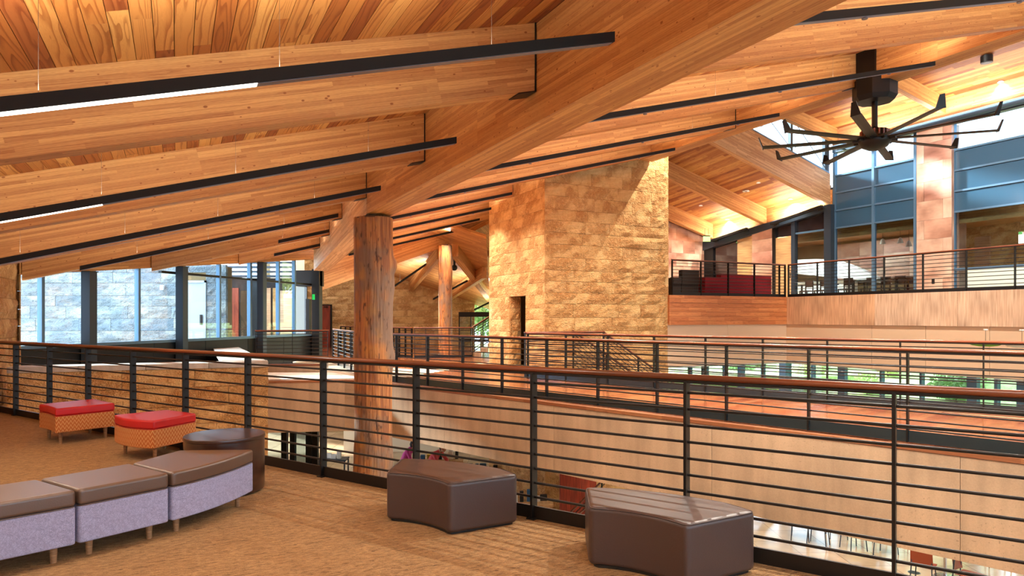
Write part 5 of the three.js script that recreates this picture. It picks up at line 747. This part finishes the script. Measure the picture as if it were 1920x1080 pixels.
// ---------------------------------------------------------------- ground floor
{
  const GF = -4.4;
  const w = struct('window_7', 'dark framed entrance glazing on the ground floor', 'window'), d = 21; for (const [a, b] of [[527, 537], [543, 552], [573, 584], [585, 595]]) mesh('post', xdBox(ray(a) * d, ray(b) * d, d, d + 0.2, GF, -0.6), M.darkPanel, w); mesh('pane', xdBox(ray(552) * d, ray(573) * d, d + 0.1, d + 0.11, GF, -0.7), M.glassTint, w); mesh('head', xdBox(-9, ray(595) * d, d, d + 0.2, -0.9, -0.6), M.darkPanel, w); mesh('pane', xdBox(ray(430) * d, ray(527) * d, d + 0.1, d + 0.11, GF, -0.9), M.glass, w);
  const side = struct('wall_lower', 'plaster back wall of the ground floor under the far hall', 'wall'); mesh('plaster', xdBox(-7.4, 3.2, 30, 30.3, GF, -0.6), M.plaster, side);
  mesh('wood_panel', xdBox(1.3, 2.3, 18.6, 18.7, GF, -0.6), M.redDoor, side);
  const cart = thing('display_cart', 'grey metal cart with goods on the ground floor', 'cart'), cd = 24, cx = ray(626) * cd; mesh('top', new THREE.BoxGeometry(0.95, 0.05, 0.6).translate(cx, GF + 0.92, -cd), M.steelBlue, cart); mesh('shelf', new THREE.BoxGeometry(0.9, 0.04, 0.55).translate(cx, GF + 0.35, -cd), M.steelBlue, cart); for (const [a, b] of [[-0.44, -0.27], [0.44, -0.27], [-0.44, 0.27], [0.44, 0.27]]) mesh('leg', new THREE.BoxGeometry(0.045, 0.92, 0.045).translate(cx + a, GF + 0.46, -cd + b), M.steelBlue, cart); settle(cart);
  const r = rng(131), cols = ['#e9e4dc', '#b92c2c', '#2f5e86', '#e2c15a', '#6c8f4a', '#d9d2c6', '#1e1a18', '#c97b3a'];
  const goods = (X, dd, y, label, n, sx, grp) => { for (let i = 0; i < n; i++) { const h = 0.12 + r() * 0.2, b = thing('merchandise_box', label, 'box', grp), wd = 0.1 + r() * 0.12; const m = new THREE.MeshStandardMaterial({ name: 'goods', color: cols[Math.floor(r() * 8)], roughness: 0.6 }); const x = X + (i - n / 2) * sx, z = -dd + (r() - 0.5) * 0.3; mesh('carton', new RoundedBoxGeometry(wd, h, 0.12, 1, 0.01).translate(x, y + h / 2, z), m, b); mesh('lid', new THREE.BoxGeometry(wd * 0.9, 0.012, 0.11).translate(x, y + h + 0.006, z), m, b); settle(b); } };
  goods(cx, cd, GF + 0.945, 'small box of goods standing on the grey metal cart', 4, 0.2, 'goods on the cart');
  for (const [x, dd, label, g] of [[830, 24.2, 'long display table of goods next to the person in pink', 'goods on the table by the person in pink'], [900, 22.2, 'long display table of goods in the middle of the ground floor shop', 'goods on the middle shop table'], [985, 18.6, 'display table of goods nearest the tower foot', 'goods on the table by the tower foot']]) { const X = ray(x) * dd, t = thing('display_table', label, 'table'); mesh('top', new THREE.BoxGeometry(1.5, 0.05, 0.7).translate(X, GF + 0.86, -dd), M.oak, t); mesh('apron', new THREE.BoxGeometry(1.4, 0.1, 0.6).translate(X, GF + 0.785, -dd), M.oak, t); for (const [a, b] of [[-0.68, -0.28], [0.68, -0.28], [-0.68, 0.28], [0.68, 0.28]]) mesh('leg', new THREE.BoxGeometry(0.06, 0.83, 0.06).translate(X + a, GF + 0.415, -dd + b), M.oak, t); settle(t); goods(X, dd, GF + 0.885, 'small carton of goods on the ' + label.slice(0, label.indexOf(' of')) + (g.includes('pink') ? ' by the person in pink' : g.includes('middle') ? ' in the middle' : ' by the tower foot'), 7, 0.2, g); }
  const sh = thing('shelf_unit', 'red shelf unit at the foot of the stone tower', 'shelf'), sd = 16.4, sx = ray(988) * sd; for (const a of [-0.42, 0.42]) mesh('upright', new THREE.BoxGeometry(0.04, 1.0, 0.35).translate(sx + a, GF + 0.5, -sd), M.vinylRed, sh); for (let i = 0; i < 4; i++) mesh('shelf', new THREE.BoxGeometry(0.84, 0.03, 0.35).translate(sx, GF + 0.1 + i * 0.28, -sd), M.vinylRed, sh); settle(sh);
  // stair with orange handrails below the bridge
  const st = thing('stair_railing', 'pair of bright wood stair handrails below the bridge', 'railing'); for (const [x0, y0, x1, y1, k] of [[1055, 975, 1106, 925, 13.6], [1074, 975, 1106, 946, 13.2]]) { const A = D(ray(x0) * k, yAt(y0, k), k), B = D(ray(x1 + 30) * (k + 1), yAt(y1 - 30, k + 1), k + 1); rod('handrail', A, B, 0.022, M.handrail, st); for (let i = 1; i < 6; i++) rod('bar', A.clone().add(V3(0, -0.11 * i, 0)), B.clone().add(V3(0, -0.11 * i, 0)), 0.009, M.steel, st); for (const t of [0.1, 0.9]) { const p = A.clone().lerp(B, t); rod('post', p, V3(p.x, p.y - 1.0, p.z), 0.018, M.steel, st); } } settle(st);
  const fl = thing('stair', 'wooden stair flight below the bridge', 'stair'); for (let i = 0; i < 12; i++) { const X = 0.8 + i * 0.24, dd = 13.4 + i * 0.1, y = GF + 0.17 * (i + 1); mesh('tread', plan([[X, dd - 0.2], [X + 0.26, dd - 0.1], [X + 0.1, dd + 1.0], [X - 0.16, dd + 0.9]], GF, y), M.board1, fl); } settle(fl);
  // cafe chairs and tables
  const ch = thing('cafe_chair', 'brown shell chair on thin grey legs at the ground floor tables', 'chair', 'cafe chairs on the ground floor');
  { const shp = new THREE.PlaneGeometry(0.44, 0.36, 8, 6); const p = shp.attributes.position; for (let i = 0; i < p.count; i++) { const x = p.getX(i), y = p.getY(i); p.setXYZ(i, x * (1 - 0.12 * (y + 0.18)), y, -0.05 + x * x * 0.8 + y * -0.12); } shp.computeVertexNormals(); const bk = shp.clone(); bk.translate(0, 0.66, -0.2); const bk2 = shp.clone(); { const q = bk2.index; const a = q.array; for (let i = 0; i < a.length; i += 3) { const t = a[i]; a[i] = a[i + 1]; a[i + 1] = t; } } bk2.translate(0, 0.66, -0.212); bk2.computeVertexNormals(); mesh('backrest', merge([bk, bk2]), M.chairShell, ch); mesh('seat', new RoundedBoxGeometry(0.43, 0.022, 0.42, 2, 0.01).translate(0, 0.45, 0.03), M.chairShell, ch);
    for (const [x, z] of [[-0.19, 0.19], [0.19, 0.19]]) mesh('leg', rodGeo(V3(x * 1.1, 0, z * 1.1), V3(x * 0.95, 0.45, z * 0.9), 0.013), M.steelBlue, ch); for (const x of [-0.19, 0.19]) mesh('leg', rodGeo(V3(x * 1.15, 0, -0.26), V3(x * 0.95, 0.75, -0.2), 0.013), M.steelBlue, ch); }
  const spots = [[1732, 1098, 2.4], [1816, 1116, 2.5], [1500, 1010, 0.4], [1536, 1023, 2.2], [1568, 1006, 0.2], [1602, 1030, 1.4], [1640, 1012, 3.0], [1662, 1040, 0.8], [1752, 1036, 0.4], [1870, 1060, 0.4], [1700, 1024, 2.8]];
  spots.forEach(([x, y, a], i) => { const [X, dd] = G(x, y, GF), c = i ? copyOf(ch, 0, 0, 0) : ch; c.position.set(X, GF, -dd); c.rotation.y = a; if (i === 0) c.userData = { ...c.userData, label: 'brown shell chair showing its back beside a round floor drain' }; else if (i === 1) c.userData = { ...c.userData, label: 'brown shell chair showing its back next to the chair by the drain' }; else c.userData = { ...c.userData, label: 'brown shell chair of which only thin legs show under the bridge edge' }; });
  for (const [x, y, label] of [[1772, 1082, 'round cafe table between the two brown shell chairs'], [1618, 994, 'round cafe table beyond the floor drains']]) { const [X, dd] = G(x, y, GF), t = thing('cafe_table', label, 'table'); mesh('top', new THREE.CylinderGeometry(0.42, 0.42, 0.03, 36).translate(X, GF + 0.74, -dd), M.oak, t); mesh('pedestal', new THREE.CylinderGeometry(0.035, 0.035, 0.72, 16).translate(X, GF + 0.37, -dd), M.chrome, t); mesh('foot', new THREE.CylinderGeometry(0.22, 0.24, 0.02, 28).translate(X, GF + 0.01, -dd), M.chrome, t); settle(t); }
  for (const [x, y] of [[1475, 1040], [1714, 1074]]) { const [X, dd] = G(x, y, GF), t = thing('floor_drain', 'round grey floor drain cover in the ground floor tiles', 'drain', 'round floor drains'); mesh('cover', new THREE.CylinderGeometry(0.12, 0.12, 0.006, 28).translate(X, GF + 0.004, -dd), M.steel, t); mesh('rim', new THREE.TorusGeometry(0.125, 0.008, 6, 28).rotateX(Math.PI / 2).translate(X, GF + 0.005, -dd), M.chrome, t); settle(t); }
  for (const [x, y, dd, m, label] of [[1848, 644, 16.2, M.green, 'lime green shallow dish pendant below the mezzanine'], [1916, 646, 15.6, M.white, 'white shallow dish pendant below the mezzanine']]) { const l = thing('dish_pendant', label, 'lamp'), X = ray(x) * dd, Y = yAt(y, dd); mesh('dish', new THREE.LatheGeometry([[0.01, -0.075], [0.15, -0.07], [0.28, -0.045], [0.35, 0], [0.34, 0.004], [0.27, -0.035], [0.01, -0.06]].map(([a, b]) => new THREE.Vector2(a, b)), 36).translate(X, Y, -dd), m, l); rod('cord', V3(X, Y - 0.05, -dd), V3(X, 1.2, -dd), 0.005, M.cable, l); mesh('canopy', new THREE.CylinderGeometry(0.05, 0.05, 0.03, 16).translate(X, 1.21, -dd), M.white, l); settle(l); }
}
// ---------------------------------------------------------------- people on the ground floor
function person(label, X, dd, turn, J, colors) {           // J: joints in metres, body faces +z
  const o = thing('person', label, 'person'); o.position.set(X, -4.4, -dd); o.rotation.y = turn;
  const field = (caps, cell, pad_ = 0.14) => { const b = new THREE.Box3(); for (const [p, q, ra, rb] of caps) { b.expandByPoint(V3(...p)); b.expandByPoint(V3(...q)); } b.expandByScalar(pad_); const c = b.getCenter(V3()), s = Math.max(...b.getSize(V3()).toArray()) / 2, n = Math.min(90, Math.ceil(2 * s / cell)), mc = new MarchingCubes(n, new THREE.MeshBasicMaterial(), false, false, 60000);
    for (let k = 0; k < n; k++) for (let j = 0; j < n; j++) for (let i = 0; i < n; i++) { const x = c.x + (i / n * 2 - 1) * s, y = c.y + (j / n * 2 - 1) * s, z = c.z + (k / n * 2 - 1) * s; let f = 9; for (const [p, q, ra, rb] of caps) { const dx = q[0] - p[0], dy = q[1] - p[1], dz = q[2] - p[2], t = clamp(((x - p[0]) * dx + (y - p[1]) * dy + (z - p[2]) * dz) / (dx * dx + dy * dy + dz * dz + 1e-9)), e = Math.hypot(x - p[0] - dx * t, y - p[1] - dy * t, z - p[2] - dz * t) - lerp(ra, rb, t), h = clamp(0.5 + 0.5 * (f - e) / 0.03); f = lerp(f, e, h) - 0.03 * h * (1 - h); } mc.field[k * n * n + j * n + i] = -f; }
    mc.isolation = 0; mc.update(); const g = new THREE.BufferGeometry(); g.setAttribute('position', new THREE.BufferAttribute(mc.positionArray.slice(0, mc.count * 3), 3)); g.setAttribute('normal', new THREE.BufferAttribute(mc.normalArray.slice(0, mc.count * 3), 3)); g.setAttribute('uv', new THREE.BufferAttribute(new Float32Array(mc.count * 2), 2)); g.scale(s, s, s); g.translate(c.x, c.y, c.z); return g; };
  const mat = (n, c) => new THREE.MeshStandardMaterial({ name: n, color: c, roughness: 0.8 }), skin = mat('skin', colors.skin), hands = [];
  for (const s of ['l', 'r']) { const w = V3(...J['wr' + s]), e = V3(...J['el' + s]), dir = w.clone().sub(e).normalize(), sd = V3(0, 1, 0).cross(dir).normalize(), up = V3().crossVectors(dir, sd), palm = w.clone().addScaledVector(dir, 0.09); hands.push([w.toArray(), palm.toArray(), 0.028, 0.036]); for (let i = 0; i < 4; i++) { const a = palm.clone().addScaledVector(sd, (i - 1.5) * 0.021), b = a.clone().addScaledVector(dir, 0.05 + (i === 1 ? 0.008 : 0)), c = b.clone().addScaledVector(dir, 0.03).addScaledVector(up, -0.022); hands.push([a.toArray(), b.toArray(), 0.0095, 0.009], [b.toArray(), c.toArray(), 0.009, 0.008]); } const th = w.clone().addScaledVector(dir, 0.04).addScaledVector(sd, s === 'l' ? -0.03 : 0.03), t2 = th.clone().addScaledVector(dir, 0.035).addScaledVector(sd, s === 'l' ? -0.03 : 0.03); hands.push([th.toArray(), t2.toArray(), 0.012, 0.01]); }
  const head = V3(...J.head), hd = (x, y, z) => [head.x + x, head.y + y, head.z + z], caps = [[J.neck, hd(0, -0.06, 0), 0.055, 0.06], [hd(0, 0.03, -0.015), hd(0, -0.03, 0.02), 0.092, 0.08], [hd(0, -0.07, 0.03), hd(0, -0.085, 0.045), 0.05, 0.045], [hd(0, 0.0, 0.09), hd(0, -0.03, 0.115), 0.012, 0.018], [hd(-0.088, -0.01, 0), hd(-0.092, -0.035, 0), 0.016, 0.012], [hd(0.088, -0.01, 0), hd(0.092, -0.035, 0), 0.016, 0.012], ...['l', 'r'].flatMap((s) => [[J['el' + s], J['wr' + s], 0.042, 0.03], [J['kn' + s], J['an' + s], 0.055, 0.04]]), ...hands];
  mesh('body', field(caps, 0.02, 0.12), skin, o);
  mesh('top', field([[J.neck, J.chest, 0.08, 0.15], [J.shl, J.shr, 0.085, 0.085], [J.chest, J.hip, 0.15, 0.15], ...['l', 'r'].map((s) => [J['sh' + s], J['el' + s], 0.068, 0.055]), ...['l', 'r'].map((s) => [J['el' + s], V3(...J['el' + s]).lerp(V3(...J['wr' + s]), 0.55).toArray(), 0.055, 0.047])], 0.02), mat('shirt', colors.top), o);
  mesh('trousers', field([[J.hip, [J.hip[0], J.hip[1] - 0.08, J.hip[2]], 0.16, 0.165], ...['l', 'r'].flatMap((s) => [[J['hp' + s], J['kn' + s], 0.095, 0.068], [J['kn' + s], J['an' + s], 0.068, 0.055]])], 0.02), mat('trousers', colors.legs), o);
  mesh('hair', field([[hd(0, 0.06, -0.03), hd(0, 0.0, -0.06), 0.098, 0.085], [hd(0, 0.0, -0.06), hd(0, -0.12, -0.08), 0.085, 0.05]], 0.014, 0.12), mat('hair', colors.hair), o);
  for (const s of ['l', 'r']) mesh('shoe', field([[[J['an' + s][0], 0.035, J['an' + s][2] - 0.04], [J['an' + s][0], 0.032, J['an' + s][2] + 0.15], 0.042, 0.036]], 0.012, 0.06), mat('shoe', '#2a2522'), o);
  for (const s of [-1, 1]) mesh('eye', new THREE.SphereGeometry(0.011, 8, 6).translate(head.x + s * 0.034, head.y + 0.002, head.z + 0.093), mat('eye', '#221a16'), o); mesh('mouth', new THREE.BoxGeometry(0.045, 0.008, 0.01).translate(head.x, head.y - 0.068, head.z + 0.082), mat('lips', '#a5564c'), o);
  return o;
}
const lean = (k) => ({ hip: [0, 0.95, 0], chest: [0, 1.22, 0.12 * k], neck: [0, 1.45, 0.26 * k], head: [0, 1.6, 0.38 * k], shl: [-0.17, 1.4, 0.22 * k], shr: [0.17, 1.4, 0.22 * k], ell: [-0.24, 1.14, 0.3 * k + 0.06], elr: [0.24, 1.16, 0.3 * k + 0.08], wrl: [-0.18, 1.0, 0.55], wrr: [0.16, 1.02, 0.56], hpl: [-0.09, 0.9, 0], hpr: [0.09, 0.9, 0], knl: [-0.1, 0.5, 0.03], knr: [0.1, 0.5, 0.06], anl: [-0.1, 0.09, -0.02], anr: [0.11, 0.09, 0.04] });
person('person in magenta top and blue jeans leaning over a display table', ray(757) * 23.2, 23.2, 1.3, lean(1.0), { skin: '#c98f73', top: '#c2408f', legs: '#46597a', hair: '#2b1a14' });
person('person in coral red top bending beside the display table', ray(806) * 22.8, 22.8, 1.0, lean(1.5), { skin: '#d09a7c', top: '#d4525a', legs: '#8a3540', hair: '#5b3a24' });

// ---------------------------------------------------------------- outdoors
{
  const o = struct('ground', 'grassy bank rising outside the windows', 'ground'); mesh('bank', hexa([W(-40, 20, -4.8), W(60, 20, -4.8), W(60, 34, -1.8), W(-40, 34, -1.8), W(-40, 20, -4.5), W(60, 20, -4.5), W(60, 34, -1.4), W(-40, 34, -1.4)]), M.grass, o); mesh('bank', hexa([W(-40, 34, -1.8), W(60, 34, -1.8), W(60, 70, 3), W(-40, 70, 3), W(-40, 34, -1.4), W(60, 34, -1.4), W(60, 70, 4), W(-40, 70, 4)]), M.grass, o);
  mesh('bank', xdBox(-8, 30, 36, 80, -3, -1.6), M.grass, o);
  const leaves = (r, n, rx, ry, size) => { const P = [], Nn = [], U = []; for (let i = 0; i < n; i++) { const a = r() * 6.283, ph = Math.acos(2 * r() - 1), k = Math.pow(r(), 0.4), c = V3(rx * k * Math.sin(ph) * Math.cos(a), ry * k * Math.cos(ph), rx * k * Math.sin(ph) * Math.sin(a)), s = size * (0.6 + r() * 0.8), e1 = V3(r() - 0.5, r() - 0.5, r() - 0.5).normalize(), e2 = V3(r() - 0.5, r() - 0.5, r() - 0.5).cross(e1).normalize(), nn = V3().crossVectors(e1, e2); for (const [x, y] of [[-1, 0], [0, -0.5], [1, 0], [-1, 0], [1, 0], [0, 0.5]]) { const p = c.clone().addScaledVector(e1, x * s).addScaledVector(e2, y * s); P.push(p.x, p.y, p.z); Nn.push(nn.x, nn.y, nn.z); U.push(0, 0); } } const g = new THREE.BufferGeometry(); g.setAttribute('position', new THREE.Float32BufferAttribute(P, 3)); g.setAttribute('normal', new THREE.Float32BufferAttribute(Nn, 3)); g.setAttribute('uv', new THREE.Float32BufferAttribute(U, 2)); return g; };
  const r = rng(151), kinds = [0, 1, 2].map((k) => leaves(r, 2600, 1.5, 1.4, 0.12)), bush = [0, 1].map(() => leaves(r, 1400, 1.0, 0.7, 0.09)), tr = new THREE.CylinderGeometry(0.08, 0.14, 2.2, 8); tr.translate(0, 1.1, 0); const st = new THREE.CylinderGeometry(0.03, 0.05, 0.6, 6); st.translate(0, 0.3, 0);
  const plant = (tree, k, p, s, label, grp) => { const t = thing(tree ? 'tree' : 'shrub', label, tree ? 'tree' : 'shrub', grp); t.position.copy(p); t.scale.setScalar(s); t.rotation.y = r() * 6.28; mesh(tree ? 'trunk' : 'stem', tree ? tr : st, M.bark, t); const f = mesh('foliage', tree ? kinds[k] : bush[k % 2], [M.leafA, M.leafB, M.leafC][k], t); f.position.y = tree ? 3.0 : 0.75; f.userData.kind = 'stuff'; };
  const hy = (v) => v < 34 ? -4.5 + (v - 20) * 0.2214 : -1.4 + (v - 34) * 0.15;
  for (let i = 0; i < 34; i++) { const v = 30 + (i % 4) * 2.6 + r() * 1.2, u = -3 + i * 1.05; plant(false, i % 3, W(u, v, hy(v)), 0.7 + r() * 0.4, 'leafy shrub on the grassy bank outside the lower windows', 'shrubs on the bank'); }
  for (let i = 0; i < 14; i++) { const v = 42 + (i % 2) * 7 + r() * 2, u = -8 + i * 3.4; plant(true, i % 3, W(u, v, hy(v)), 1.1 + r() * 0.7, 'tree growing on the bank outside the lower windows', 'trees on the bank'); }
  for (let i = 0; i < 6; i++) plant(true, i % 3, D(-7 + i * 2.6, -1.6, 41 + (i % 2) * 8), 1.1 + r() * 0.5, 'tree outside the far hall window', 'trees outside the far hall');
}
// ---------------------------------------------------------------- walls behind the camera
{
  const o = struct('wall_back', 'glazed back wall of the lounge and atrium', 'wall'), u = -5.9; mesh('low_wall', uvBox(u - 0.2, u + 0.1, -3.5, 28.8, -4.6, 0.5), M.plaster, o);
  for (let v = -2.9; v < 28; v += 2.2) { const a = v, b = Math.min(v + 2.2, 28.8), top = Math.min(roofY(0, a) - 0.7, 5.2); mesh('post', uvBox(u - 0.15, u + 0.1, a - 0.1, a + 0.1, 0.5, top), M.darkPanel, o); mesh('pane', uvBox(u - 0.02, u, a + 0.1, b - 0.1, 0.5, top), M.glass, o); mesh('head', uvBox(u - 0.2, u + 0.1, a, b, top, a < 13 ? roofY(0, b) + 0.2 : 11.2), M.plaster, o); }
}
scene.traverse((o) => { if (o.isMesh) o.castShadow = o.receiveShadow = true; if (o.isPointLight || o.isSpotLight) o.castShadow = true; });
renderer.render(scene, camera);
